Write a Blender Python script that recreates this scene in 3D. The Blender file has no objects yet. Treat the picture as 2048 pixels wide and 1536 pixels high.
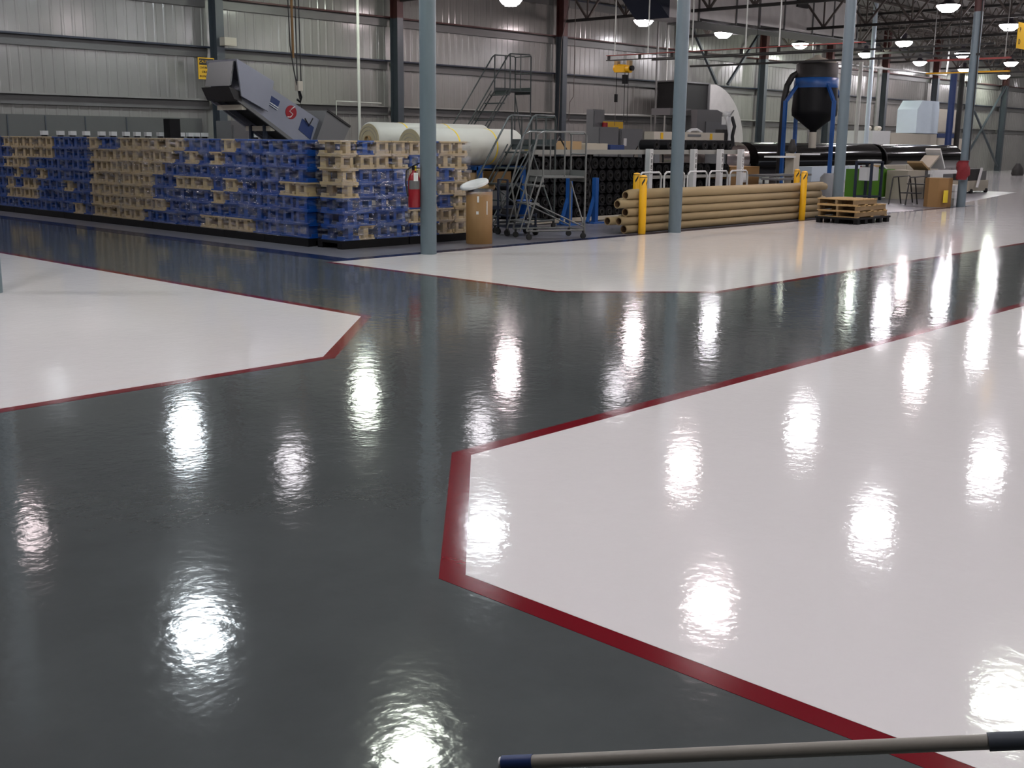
import bpy, math, random
from mathutils import Vector, Matrix
R = math.radians
C = bpy.context.scene.collection
S = bpy.context.scene
# ------------------------------------------------------------------ camera
cam_d = bpy.data.cameras.new('camera'); cam = bpy.data.objects.new('camera', cam_d); C.objects.link(cam)
S.camera = cam
cam_d.sensor_width = 36.0; cam_d.lens = 2258.6/2048*36.0
cam_d.clip_end = 300
yaw, pitch, roll = R(43.0903), R(12.1857), R(0.6327)
F_ = Vector((math.cos(yaw)*math.cos(pitch), math.sin(yaw)*math.cos(pitch), -math.sin(pitch)))
r_ = Vector((math.sin(yaw), -math.cos(yaw), 0)); u_ = r_.cross(F_)
r2 = r_*math.cos(roll)+u_*math.sin(roll); u2 = -r_*math.sin(roll)+u_*math.cos(roll)
M = Matrix((r2, u2, -F_)).transposed().to_4x4(); M.translation = Vector((0, 0, 1.7))
cam.matrix_world = M
# ------------------------------------------------------------------ world, exposure
w = bpy.data.worlds.new('world'); S.world = w; w.use_nodes = True
w.node_tree.nodes['Background'].inputs[0].default_value = (0.5, 0.55, 0.6, 1)
w.node_tree.nodes['Background'].inputs[1].default_value = 0.02
S.view_settings.view_transform = 'Standard'; S.view_settings.look = 'None'
S.view_settings.gamma = 1; S.view_settings.use_curve_mapping = False
S.view_settings.exposure = 0.42
LAMP = 50.0; LENS = 2.2
# ------------------------------------------------------------------ materials
MATS = {}
def mat(name, col, rough=0.5, metal=0.0, noise=0.0, nscale=5.0, bump=0.0, bscale=20.0, coat=0.0, spec=0.5, emit=None, estr=0.0, stretch=None):
    if name in MATS: return MATS[name]
    m = bpy.data.materials.new(name); m.use_nodes = True; MATS[name] = m
    nt = m.node_tree; b = nt.nodes['Principled BSDF']
    b.inputs['Base Color'].default_value = (*col, 1); b.inputs['Roughness'].default_value = rough
    b.inputs['Metallic'].default_value = metal; b.inputs['Coat Weight'].default_value = coat
    b.inputs['Specular IOR Level'].default_value = spec
    if emit:
        b.inputs['Emission Color'].default_value = (*emit, 1); b.inputs['Emission Strength'].default_value = estr
    tc = nt.nodes.new('ShaderNodeTexCoord'); src = tc.outputs['Object']
    if stretch:
        mp = nt.nodes.new('ShaderNodeMapping'); mp.inputs['Scale'].default_value = stretch
        nt.links.new(src, mp.inputs['Vector']); src = mp.outputs['Vector']
    n = nt.nodes.new('ShaderNodeTexNoise'); n.inputs['Scale'].default_value = nscale; n.inputs['Detail'].default_value = 5
    nt.links.new(src, n.inputs['Vector'])
    cr = nt.nodes.new('ShaderNodeMix'); cr.data_type = 'RGBA'
    k = max(noise, 0.04)
    cr.inputs['A'].default_value = (*[c*(1-k) for c in col], 1); cr.inputs['B'].default_value = (*[min(1, c*(1+k)) for c in col], 1)
    nt.links.new(n.outputs['Fac'], cr.inputs['Factor']); nt.links.new(cr.outputs['Result'], b.inputs['Base Color'])
    if bump:
        n2 = nt.nodes.new('ShaderNodeTexNoise'); n2.inputs['Scale'].default_value = bscale; n2.inputs['Detail'].default_value = 3
        nt.links.new(tc.outputs['Object'], n2.inputs['Vector'])
        bp = nt.nodes.new('ShaderNodeBump'); bp.inputs['Strength'].default_value = bump; bp.inputs['Distance'].default_value = 0.02
        nt.links.new(n2.outputs['Fac'], bp.inputs['Height']); nt.links.new(bp.outputs['Normal'], b.inputs['Normal'])
    return m
def epoxy(name, col, rough, mottled, bumpk, spec=0.5):
    m = bpy.data.materials.new(name); m.use_nodes = True; nt = m.node_tree; b = nt.nodes['Principled BSDF']
    tc = nt.nodes.new('ShaderNodeTexCoord')
    n = nt.nodes.new('ShaderNodeTexNoise'); n.inputs['Scale'].default_value = 1.3; n.inputs['Detail'].default_value = 8; n.inputs['Roughness'].default_value = 0.65
    nt.links.new(tc.outputs['Object'], n.inputs['Vector'])
    mx = nt.nodes.new('ShaderNodeMix'); mx.data_type = 'RGBA'
    mx.inputs['A'].default_value = (*[c*(1-mottled) for c in col], 1); mx.inputs['B'].default_value = (*[min(1, c*(1+mottled)) for c in col], 1)
    nt.links.new(n.outputs['Fac'], mx.inputs['Factor']); nt.links.new(mx.outputs['Result'], b.inputs['Base Color'])
    b.inputs['Roughness'].default_value = rough; b.inputs['Specular IOR Level'].default_value = spec
    hs = None
    om = nt.nodes.new('ShaderNodeMapping'); om.inputs['Location'].default_value = (0.31, 0.47, 0.37); nt.links.new(tc.outputs['Object'], om.inputs['Vector'])
    nt.links.new(om.outputs['Vector'], n.inputs['Vector'])
    for sc, st in ((1.7, 0.42), (9.0, 0.22), (26.0, 0.10)):
        q = nt.nodes.new('ShaderNodeTexNoise'); q.noise_dimensions = '2D'; q.inputs['Scale'].default_value = sc; q.inputs['Detail'].default_value = 2
        nt.links.new(om.outputs['Vector'], q.inputs['Vector'])
        ml = nt.nodes.new('ShaderNodeMath'); ml.operation = 'MULTIPLY'; ml.inputs[1].default_value = st
        nt.links.new(q.outputs['Fac'], ml.inputs[0])
        if hs is None: hs = ml.outputs[0]
        else:
            ad = nt.nodes.new('ShaderNodeMath'); ad.operation = 'ADD'
            nt.links.new(hs, ad.inputs[0]); nt.links.new(ml.outputs[0], ad.inputs[1]); hs = ad.outputs[0]
    bp = nt.nodes.new('ShaderNodeBump'); bp.inputs['Strength'].default_value = 1.0; bp.inputs['Distance'].default_value = bumpk
    nt.links.new(hs, bp.inputs['Height']); nt.links.new(bp.outputs['Normal'], b.inputs['Normal'])
    return m
def film_mat():
    m = bpy.data.materials.new('clear stretch film'); m.use_nodes = True; nt = m.node_tree
    out = nt.nodes['Material Output']; nt.nodes.remove(nt.nodes['Principled BSDF'])
    tr = nt.nodes.new('ShaderNodeBsdfTransparent'); gl = nt.nodes.new('ShaderNodeBsdfGlossy'); gl.inputs['Roughness'].default_value = 0.12
    df = nt.nodes.new('ShaderNodeBsdfDiffuse'); df.inputs['Color'].default_value = (0.28, 0.30, 0.36, 1)
    gl.inputs['Color'].default_value = (0.9, 0.92, 1, 1)
    m1 = nt.nodes.new('ShaderNodeMixShader'); m1.inputs[0].default_value = 0.25
    m2 = nt.nodes.new('ShaderNodeMixShader')
    tc = nt.nodes.new('ShaderNodeTexCoord'); mp = nt.nodes.new('ShaderNodeMapping'); mp.inputs['Scale'].default_value = (1.5, 1.5, 7); mp.inputs['Rotation'].default_value = (0.5, 0.4, 0)
    n = nt.nodes.new('ShaderNodeTexNoise'); n.inputs['Scale'].default_value = 3; n.inputs['Detail'].default_value = 6
    nt.links.new(tc.outputs['Object'], mp.inputs['Vector']); nt.links.new(mp.outputs['Vector'], n.inputs['Vector'])
    rp = nt.nodes.new('ShaderNodeMapRange'); rp.inputs['From Min'].default_value = 0.42; rp.inputs['From Max'].default_value = 0.72
    rp.inputs['To Min'].default_value = 0.02; rp.inputs['To Max'].default_value = 0.42
    nt.links.new(n.outputs['Fac'], rp.inputs['Value']); nt.links.new(rp.outputs['Result'], m2.inputs[0])
    bp = nt.nodes.new('ShaderNodeBump'); bp.inputs['Distance'].default_value = 0.05; nt.links.new(n.outputs['Fac'], bp.inputs['Height'])
    nt.links.new(bp.outputs['Normal'], gl.inputs['Normal'])
    nt.links.new(df.outputs[0], m1.inputs[2]); nt.links.new(gl.outputs[0], m1.inputs[1])
    nt.links.new(tr.outputs[0], m2.inputs[1]); nt.links.new(m1.outputs[0], m2.inputs[2]); nt.links.new(m2.outputs[0], out.inputs['Surface'])
    return m
GREY = epoxy('grey epoxy coating', (0.080, 0.090, 0.090), 0.09, 0.30, 0.0040)
WHITE = epoxy('white epoxy coating', (0.78, 0.755, 0.745), 0.07, 0.015, 0.0034)
CONC = epoxy('worn concrete', (0.14, 0.14, 0.16), 0.3, 0.3, 0.002)
NAVY = epoxy('navy painted line', (0.010, 0.018, 0.055), 0.2, 0.2, 0.002)
RED = epoxy('dark red painted line', (0.17, 0.005, 0.012), 0.10, 0.12, 0.0012)
FILM = film_mat()
PANEL = mat('painted steel wall panel', (0.27, 0.265, 0.25), 0.17, 0, 0.10, 0.8, spec=0.6)
WAINS = mat('dark lower wall panel', (0.10, 0.105, 0.10), 0.5, 0, 0.15, 1.0)
STEELB = mat('blue grey painted steel', (0.055, 0.068, 0.080), 0.4, 0, 0.1)
PILLAR = mat('pale blue grey painted pipe', (0.125, 0.165, 0.19), 0.38, 0, 0.06, 2)
PRIMER = mat('dark red primer', (0.065, 0.018, 0.016), 0.55, 0, 0.2)
NAVYST = mat('dark blue steel', (0.012, 0.019, 0.038), 0.45)
GIRTL = mat('pale galvanised girt', (0.30, 0.30, 0.27), 0.4)
DECK = mat('dark roof deck', (0.075, 0.065, 0.06), 0.7, 0, 0.3)
JOIST = mat('roof joist steel', (0.09, 0.075, 0.065), 0.6, 0, 0.3)
GALV = mat('galvanised duct sheet', (0.62, 0.60, 0.58), 0.35, 0.15, 0.15, 3)
BLUEP = mat('blue moulded plastic', (0.0005, 0.048, 0.25), 0.38, 0, 0.15)
CREAMP = mat('cream moulded plastic', (0.43, 0.335, 0.19), 0.45, 0, 0.12)
BLACKP = mat('black plastic', (0.005, 0.005, 0.006), 0.5, spec=0.2)
BLACKR = mat('black rubber', (0.012, 0.012, 0.012), 0.7)
PAPER = mat('white paper roll', (0.50, 0.50, 0.44), 0.6, 0, 0.04)
PAPEREND = mat('paper roll end grain', (0.50, 0.44, 0.28), 0.8, 0, 0.1)
YELT = mat('yellow tape', (0.75, 0.55, 0.03), 0.5)
YEL = mat('safety yellow paint', (0.80, 0.42, 0.008), 0.35)
YELS = mat('yellow sign sheet', (0.72, 0.42, 0.01), 0.45)
CARD = mat('brown cardboard', (0.40, 0.27, 0.13), 0.8, 0, 0.1, 4)
TUBE = mat('kraft paper tube', (0.32, 0.235, 0.12), 0.75, 0, 0.08, 3)
TUBEIN = mat('tube inner wall', (0.17, 0.10, 0.05), 0.9)
DRUMC = mat('fibre drum board', (0.25, 0.135, 0.045), 0.6, 0, 0.1, 3)
REDP = mat('red enamel', (0.27, 0.010, 0.018), 0.3)
WHT = mat('white enamel', (0.62, 0.63, 0.62), 0.4)
WHTB = mat('bluish white enamel', (0.62, 0.72, 0.80), 0.4)
CRM = mat('cream machine paint', (0.50, 0.46, 0.38), 0.45, 0, 0.06)
GRM = mat('grey machine paint', (0.15, 0.155, 0.16), 0.4)
LGR = mat('light grey sheet steel', (0.27, 0.28, 0.33), 0.30, 0.2, 0.06)
MGR = mat('mid grey sheet steel', (0.15, 0.15, 0.15), 0.4, 0.2)
DKB = mat('dark belt', (0.018, 0.016, 0.015), 0.6)
BLUES = mat('blue machine paint', (0.015, 0.085, 0.30), 0.35)
LADG = mat('grey green ladder paint', (0.050, 0.062, 0.062), 0.45)
LADS = mat('worn steel ladder paint', (0.16, 0.165, 0.16), 0.4, 0.3)
CHROME = mat('polished roller steel', (0.65, 0.55, 0.50), 0.22, 0.8)
WOOD = mat('pallet wood', (0.42, 0.27, 0.11), 0.75, 0, 0.3, 4, stretch=(1, 6, 6))
WOODD = mat('weathered pallet wood', (0.20, 0.13, 0.06), 0.8, 0, 0.3, 4)
GREEN = mat('green enamel', (0.09, 0.26, 0.015), 0.45)
REDC = mat('red cloth', (0.17, 0.012, 0.016), 0.85, 0, 0.15)
CABLE = mat('black cable', (0.015, 0.015, 0.015), 0.6)
CORD = mat('brown cord', (0.10, 0.08, 0.07), 0.6)
PIPEW = mat('white conduit', (0.55, 0.56, 0.52), 0.4)
PIPEG = mat('grey conduit', (0.25, 0.25, 0.24), 0.4, 0.3)
RAILR = mat('red oxide rail paint', (0.33, 0.06, 0.05), 0.5)
POLE = mat('grey painted pole', (0.25, 0.235, 0.20), 0.5)
BLUEG = mat('navy grip', (0.01, 0.03, 0.12), 0.5)
GRIP = mat('dark slate grip', (0.05, 0.06, 0.075), 0.6)
LABW = mat('white label paper', (0.7, 0.7, 0.68), 0.6)
INK = mat('black ink', (0.01, 0.01, 0.01), 0.6)
HOUS = mat('lamp housing', (0.12, 0.11, 0.14), 0.4, 0.5)
BROWN = mat('dark brown carton', (0.20, 0.11, 0.04), 0.8)
BEIGE = mat('beige panel', (0.42, 0.38, 0.30), 0.6)
LAMPC = {'w': (1.0, 0.95, 1.0), 'g': (0.92, 1.0, 0.86), 'p': (1.0, 0.84, 0.86), 'b': (0.86, 0.95, 1.0)}
# ------------------------------------------------------------------ mesh builder
LOC = {}
class MB:
    def __init__(s): s.v = []; s.f = []; s.sm = []
    def add(s, vs, fs, smooth=False):
        o = len(s.v); s.v += [tuple(v) for v in vs]; s.f += [tuple(i+o for i in f) for f in fs]; s.sm += [smooth]*len(fs); return s
    def box(s, c, d, rz=0, rot=None):
        x, y, z = d[0]/2, d[1]/2, d[2]/2
        vs = [Vector((i*x, j*y, k*z)) for i in (-1, 1) for j in (-1, 1) for k in (-1, 1)]
        if rz: rot = Matrix.Rotation(rz, 3, 'Z')
        if rot is not None: vs = [rot @ v for v in vs]
        return s.add([v+Vector(c) for v in vs], [(0, 1, 3, 2), (4, 6, 7, 5), (0, 4, 5, 1), (2, 3, 7, 6), (0, 2, 6, 4), (1, 5, 7, 3)])
    def b(s, x0, x1, y0, y1, z0, z1):
        return s.box(((x0+x1)/2, (y0+y1)/2, (z0+z1)/2), (abs(x1-x0), abs(y1-y0), abs(z1-z0)))
    def bar(s, p, q, w, h):
        p, q = Vector(p), Vector(q); d = q-p; L = d.length; d.normalize()
        up = Vector((0, 0, 1)) if abs(d.z) < 0.95 else Vector((1, 0, 0))
        a = d.cross(up).normalized(); b_ = a.cross(d)
        rot = Matrix((d, a, b_)).transposed()
        return s.box((p+q)/2, (L, w, h), rot=rot)
    def cyl(s, p, q, r, n=16, r2=None, caps=True):
        p, q = Vector(p), Vector(q); d = (q-p).normalized(); r2 = r if r2 is None else r2
        up = Vector((0, 0, 1)) if abs(d.z) < 0.95 else Vector((1, 0, 0))
        a = d.cross(up).normalized(); b_ = a.cross(d)
        vs = []
        for P, rr in ((p, r), (q, r2)):
            for i in range(n):
                t = 2*math.pi*i/n; vs.append(P+a*math.cos(t)*rr+b_*math.sin(t)*rr)
        s.add(vs, [(i, (i+1) % n, n+(i+1) % n, n+i) for i in range(n)], True)
        if caps: s.add(vs[:n], [tuple(range(n))[::-1]]); s.add(vs[n:], [tuple(range(n))])
        return s
    def tube(s, pts, r, n=6):
        pts = [Vector(p) for p in pts]
        rings = []
        for i, p in enumerate(pts):
            d = (pts[min(i+1, len(pts)-1)]-pts[max(i-1, 0)]).normalized()
            up = Vector((0, 0, 1)) if abs(d.z) < 0.9 else Vector((0.3, 1, 0)).normalized()
            a = d.cross(up).normalized(); b_ = a.cross(d); rings.append((p, a, b_))
        vs = [p+a*math.cos(2*math.pi*k/n)*r+b_*math.sin(2*math.pi*k/n)*r for p, a, b_ in rings for k in range(n)]
        fs = [(i*n+k, i*n+(k+1) % n, (i+1)*n+(k+1) % n, (i+1)*n+k) for i in range(len(pts)-1) for k in range(n)]
        s.add(vs, fs, True); s.add(vs[:n], [tuple(range(n))]); s.add(vs[-n:], [tuple(range(n))[::-1]])
        return s
    def lathe(s, c, prof, n=24, cap=True):
        c = Vector(c); vs = [c+Vector((r*math.cos(2*math.pi*k/n), r*math.sin(2*math.pi*k/n), z)) for r, z in prof for k in range(n)]
        s.add(vs, [(i*n+k, i*n+(k+1) % n, (i+1)*n+(k+1) % n, (i+1)*n+k) for i in range(len(prof)-1) for k in range(n)], True)
        if cap: s.add(vs[:n], [tuple(range(n))[::-1]]); s.add(vs[-n:], [tuple(range(n))])
        return s
    def prism(s, poly, z0, z1):
        n = len(poly); vs = [(x, y, z0) for x, y in poly]+[(x, y, z1) for x, y in poly]
        return s.add(vs, [tuple(range(n))[::-1], tuple(range(n, 2*n))]+[(i, (i+1) % n, n+(i+1) % n, n+i) for i in range(n)])
    def slab(s, poly, y0, y1):   # polygon in the XZ plane, extruded along Y
        n = len(poly); vs = [(x, y0, z) for x, z in poly]+[(x, y1, z) for x, z in poly]
        return s.add(vs, [tuple(range(n)), tuple(range(n, 2*n))[::-1]]+[(i, n+i, n+(i+1) % n, (i+1) % n) for i in range(n)])
    def pipe(s, p, q, r, ri, n=16):   # open hollow tube
        p, q = Vector(p), Vector(q); d = (q-p).normalized()
        up = Vector((0, 0, 1)) if abs(d.z) < 0.95 else Vector((1, 0, 0))
        a = d.cross(up).normalized(); b_ = a.cross(d); vs = []
        for P, rr in ((p, ri), (p, r), (q, r), (q, ri)):
            for i in range(n):
                t = 2*math.pi*i/n; vs.append(P+a*math.cos(t)*rr+b_*math.sin(t)*rr)
        s.add(vs, [(j*n+i, j*n+(i+1) % n, ((j+1) % 4)*n+(i+1) % n, ((j+1) % 4)*n+i) for j in range(4) for i in range(n)], False)
        return s
    def build(s, name, m, parent=None, **tags):
        off = LOC.get(parent.name, Vector((0, 0, 0))) if parent else Vector((0, 0, 0))
        me = bpy.data.meshes.new(name); me.from_pydata([(v[0]-off.x, v[1]-off.y, v[2]-off.z) for v in s.v], [], s.f)
        me.polygons.foreach_set('use_smooth', s.sm); me.materials.append(m); me.validate(); me.update()
        o = bpy.data.objects.new(name, me); C.objects.link(o)
        if parent: o.parent = parent; LOC[o.name] = Vector(off)
        if 'label' in tags: o['label'] = tags['label']
        if 'cat' in tags: o['category'] = tags['cat']
        if 'group' in tags: o['group'] = tags['group']
        if 'kind' in tags: o['kind'] = tags['kind']
        return o
def thing(name, label, cat, loc=(0, 0, 0), group=None):
    o = bpy.data.objects.new(name, None); C.objects.link(o); o.location = loc; o.empty_display_size = 0.1
    o['label'] = label; o['category'] = cat
    if group: o['group'] = group
    LOC[o.name] = Vector(loc); return o
def dup(root, loc=None, rz=None, label=None):
    def cp(o, par):
        c = o.copy(); C.objects.link(c)
        if par: c.parent = par
        for ch in [x for x in KIDS.get(o.name, [])]: cp(ch, c)
        return c
    global KIDS
    KIDS = {}
    def walk(o):
        KIDS[o.name] = list(o.children)
        for ch in o.children: walk(ch)
    walk(root)
    c = cp(root, None)
    if loc is not None: c.location = loc
    if rz is not None: c.rotation_euler = (0, 0, rz)
    if label: c['label'] = label
    return c
def text(name, s, size, m, loc, rot, parent=None, ext=0.002, off=None):
    cu = bpy.data.curves.new(name, 'FONT'); cu.body = s; cu.size = size; cu.extrude = ext; cu.align_x = 'CENTER'; cu.align_y = 'CENTER'
    t = bpy.data.objects.new(name, cu); C.objects.link(t)
    me = bpy.data.meshes.new_from_object(t); C.objects.unlink(t); bpy.data.objects.remove(t)
    mw = Matrix.Translation(Vector(loc)) @ Matrix([list(r)+[0] for r in rot]+[[0, 0, 0, 1]])
    off = LOC.get(parent.name, Vector((0, 0, 0))) if parent else Vector((0, 0, 0))
    me.transform(Matrix.Translation(-off) @ mw); me.materials.clear(); me.materials.append(m)
    o = bpy.data.objects.new(name, me); C.objects.link(o)
    if parent: o.parent = parent
    return o
FRONT = ((1, 0, 0), (0, 0, -1), (0, 1, 0))       # reads for a viewer looking along +Y
ORD = ['first', 'second', 'third', 'fourth', 'fifth', 'sixth', 'seventh', 'eighth', 'ninth', 'tenth', 'eleventh', 'twelfth', 'thirteenth', 'fourteenth', 'fifteenth', 'sixteenth']
# ================================================================== SETTING
X0, X1, Y0, YW, ZR = -7.0, 92.0, -12.0, 30.0, 7.9
fl = MB().b(X0, X1, Y0, YW, -0.1, 0.0).build('floor', GREY, kind='structure')
def coat(name, poly, m, z): return MB().prism(poly, 0.0, z).build(name, m, fl)
# white panels with their dark red outlines (outer ring polygon, then the white field on top)
sw = 0.10
coat('red_border', [(X0, 7.02), (5.45, 7.02), (7.06, 8.50), (7.06, YW), (X0, YW)], RED, 0.0012)
coat('white_panel', [(X0, 7.02+sw), (5.41, 7.02+sw), (7.06-sw, 8.54), (7.06-sw, YW), (X0, YW)], WHITE, 0.002)
coat('red_border', [(9.74, 12.70), (9.74, 8.46), (11.12, 7.14), (X1, 7.14), (X1, 12.70)], RED, 0.0012)
coat('white_panel', [(9.83, 12.68), (9.83, 8.50), (11.16, 7.23), (X1, 7.23), (X1, 12.80), (33.2, 12.80), (33.2, 12.68)], WHITE, 0.002)
coat('red_border', [(2.88, Y0), (2.88, 3.08), (4.19, 4.37), (X1, 4.37), (X1, Y0)], RED, 0.0012)
coat('white_panel', [(2.98, Y0), (2.98, 3.03), (4.23, 4.26), (X1, 4.26), (X1, Y0)], WHITE, 0.002)
coat('white_panel', [(33.2, 12.8), (X1, 12.8), (X1, YW), (44, YW), (44, 15.5), (33.2, 13.4)], WHITE, 0.002)
coat('concrete_patch', [(10.3, 12.9), (33.2, 12.9), (33.2, 13.4), (44, 15.5), (44, YW), (10.3, YW)], CONC, 0.0015)
coat('navy_line', [(9.95, 12.72), (33.1, 12.72), (33.1, 12.92), (10.3, 12.92), (10.3, YW), (9.95, YW)], NAVY, 0.0025)
# far wall: ribbed sheet
def ribbed(x0, x1, y, z0, z1):
    mb = MB(); prof = []; x = x0
    while x < x1:
        prof += [(x, 0), (x+0.20, 0), (x+0.225, -0.014), (x+0.275, -0.014)]; x += 0.30
    vs = [(a, y+b, z) for z in (z0, z1) for a, b in prof]; n = len(prof)
    mb.add(vs, [(i, i+1, n+i+1, n+i) for i in range(n-1)]); return mb
ribbed(X0, X1, YW, 0, ZR).build('wall_back', PANEL, kind='structure')
MB().b(X0-0.1, X0, Y0, YW, 0, ZR).build('wall_left', WAINS, kind='structure')
MB().b(X1, X1+0.1, Y0, YW, 0, ZR).build('wall_right', PANEL, kind='structure')
MB().b(X0, X1, Y0-0.1, Y0, 0, ZR).build('wall_front', PANEL, kind='structure')
MB().b(X0, X1, Y0, YW+0.2, ZR, ZR+0.1).build('ceiling', DECK, kind='structure')
MB().b(10.5, 18.5, YW-0.16, YW-0.06, 0, 2.22).build('trim_1', WAINS, kind='structure')
for x in (12.8, 13.8, 14.9, 16.1, 17.3): MB().b(x, x+0.03, YW-0.18, YW-0.16, 0, 2.2).build('trim_2', STEELB, kind='structure')
d1 = MB().b(11.55, 12.45, YW-0.22, YW-0.16, 0, 2.1).build('door_1', MGR, kind='structure')
MB().b(11.45, 11.55, YW-0.24, YW-0.16, 0, 2.18).b(12.45, 12.55, YW-0.24, YW-0.16, 0, 2.18).b(11.45, 12.55, YW-0.24, YW-0.16, 2.1, 2.18).build('door_frame', NAVYST, d1)
MB().b(12.3, 12.36, YW-0.28, YW-0.22, 0.95, 1.1).build('door_handle', GALV, d1)
# wall girts, one per level and bay
WEB = mat('shaded grey girt web', (0.13, 0.13, 0.125), 0.45)  # wall grey darkened, shade below the girts put into the colour
colx = [0.40*30, 18.93, 25.8, 34.17, 42.2, 48.9, 55.4, 61.8, 68.6, 74.1, 79.8, 86.5]
colx[0] = 11.2
edges = [X0]+colx+[X1]
for z, m, word in ((2.78, PANEL, 'lowest'), (4.26, NAVYST, 'second'), (5.65, PRIMER, 'third'), (7.05, NAVYST, 'top')):
    for i in range(len(edges)-1):
        a, b_ = edges[i]+0.12, edges[i+1]-0.12
        mb = MB().b(a, b_, YW-0.26, YW-0.03, z-0.012, z).b(a, b_, YW-0.27, YW-0.25, z-0.05, z)
        g = mb.build('wall_girt', m if not (z < 3 and i in (3, 4, 5, 6)) else GIRTL, label='%s girt up the far wall, in bay %s from the left end' % (word, ORD[i] if i < 12 else 'last'), cat='wall beam', group='wall girts')
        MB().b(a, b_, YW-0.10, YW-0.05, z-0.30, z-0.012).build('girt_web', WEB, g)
for i, x in enumerate(colx):
    t = thing('wall_column', 'blue grey steel I column on the far wall, %s from the left' % ORD[i], 'column', (x, 29.55, 0), 'far wall columns')
    for z0, z1, m, nm in ((0, 5.6, STEELB, 'column_shaft'), (5.6, ZR, PRIMER, 'primed_top')):
        MB().b(x-0.13, x+0.13, 29.36, 29.385, z0, z1).b(x-0.13, x+0.13, 29.70, 29.725, z0, z1).b(x-0.012, x+0.012, 29.385, 29.70, z0, z1).build(nm, m, t)
# ------------------------------------------------------------------ roof steel
for i, x in enumerate(colx):
    t = thing('roof_truss', 'dark roof truss running from wall column %s out over the floor' % ORD[i], 'truss', (x, 29.3, 6.1), 'roof trusses')
    MB().b(x-0.06, x+0.06, Y0+0.3, 29.3, 6.1, 6.2).build('bottom_chord', DKB, t)
    MB().b(x-0.06, x+0.06, Y0+0.3, 29.3, 7.25, 7.35).build('top_chord', DKB, t)
    mb = MB(); y = 29.2; k = 0
    while y > Y0+1.8:
        mb.bar((x, y, 7.27), (x, y-0.9, 6.16), 0.07, 0.07); mb.bar((x, y-0.9, 6.16), (x, y-1.8, 7.27), 0.07, 0.07)
        mb.bar((x, y-0.9, 6.16), (x, y-0.9, 7.27), 0.05, 0.05); y -= 1.8
    mb.build('web', JOIST, t)
for i in range(14):
    y = 28.6-i*1.55
    t = thing('roof_joist', 'open web bar joist under the roof deck, line %s from the far wall' % ORD[i], 'joist', (X0, y, 7.4), 'roof bar joists')
    MB().b(X0+0.1, X1-0.1, y-0.04, y+0.04, 7.37, 7.42).build('bottom_chord', JOIST, t)
    MB().b(X0+0.1, X1-0.1, y-0.04, y+0.04, 7.82, 7.88).build('top_chord', JOIST, t)
    mb = MB(); x = X0+0.3
    while x < X1-1.2:
        mb.bar((x, y, 7.84), (x+0.5, y, 7.40), 0.03, 0.03); mb.bar((x+0.5, y, 7.40), (x+1.0, y, 7.84), 0.03, 0.03); x += 1.0
    mb.build('web', JOIST, t)
# diagonal wall brace pairs
def xbrace(p, q, lab):
    MB().bar(p, q, 0.12, 0.10).build('wall_brace', STEELB, label=lab, cat='brace', group='wall braces')
xbrace((42.4, 29.5, 7.0), (44.9, 29.5, 4.3), 'left diagonal brace of the V above the big duct elbow')
xbrace((48.6, 29.5, 7.0), (45.8, 29.5, 4.3), 'right diagonal brace of the V above the big duct elbow')
xbrace((74.3, 29.5, 4.2), (79.6, 29.5, 0.3), 'falling brace of the cross on the far wall right of the last round pillar')
xbrace((79.6, 29.45, 5.6), (74.3, 29.45, 1.2), 'rising brace of the cross on the far wall right of the last round pillar')
# ------------------------------------------------------------------ round pillars
def pillar(x, y, lab, r=0.122):
    t = thing('round_pillar', lab, 'pillar', (x, y, 0), 'round steel pillars')
    MB().cyl((x, y, 0), (x, y, 5.25), r, 32).build('shaft', PILLAR, t)
    MB().cyl((x, y, 5.25), (x, y, ZR), r, 32).build('primed_top', PRIMER, t)
    MB().b(x-0.17, x+0.17, y-0.17, y+0.17, 0.0, 0.012).build('base_plate', WHITE, t) if False else None
    return t
pillar(5.08, 12.60, 'pale blue round pillar cut by the left edge of the photo')
pillar(11.64, 12.65, 'pale blue round pillar carrying the red fire extinguisher')
pillar(18.04, 12.65, 'pale blue round pillar in front of the kraft tubes')
pillar(24.60, 12.70, 'pale blue round pillar behind the low wooden pallets')
pillar(32.10, 12.80, 'pale blue round pillar with the red cloth, farthest right')
MB().tube([(32.0, 12.66, 7.8), (31.96, 12.66, 6), (31.97, 12.66, 4), (32.0, 12.65, 1.3)], 0.018).build('pillar_conduit', CABLE, label='dark conduit running down the farthest right pillar', cat='conduit')
# ------------------------------------------------------------------ lamps
def lamp_proto(key, col, k):
    em = mat('lamp glow '+key, (0.8, 0.8, 0.8), 0.4, emit=col, estr=LAMP*k)
    t = thing('high_bay_light', 'x', 'ceiling light', (0, 0, 0), 'high bay lights')
    MB().lathe((0, 0, 0), [(0.02, -0.075), (0.14, -0.07), (0.24, -0.04), (0.31, 0.02), (0.37, 0.11), (0.36, 0.12)], 20).build('glass_bowl', em, t)
    MB().cyl((0, 0, -0.074), (0, 0, -0.082), 0.19, 20).build('lens', mat('added lamp disk '+key, (0.8, 0.8, 0.8), 0.4, emit=col, estr=LAMP*k*LENS), t)  # brighter disk added under the bowl to throw more light on the floor
    MB().lathe((0, 0, 0), [(0.38, 0.12), (0.30, 0.15), (0.16, 0.24), (0.11, 0.28), (0.11, 0.46), (0.05, 0.5)], 16).build('housing', HOUS, t)
    MB().cyl((0, 0, 0.5), (0, 0, 1.9), 0.012, 6).build('hanging_rod', PIPEG, t)
    return t
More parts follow.
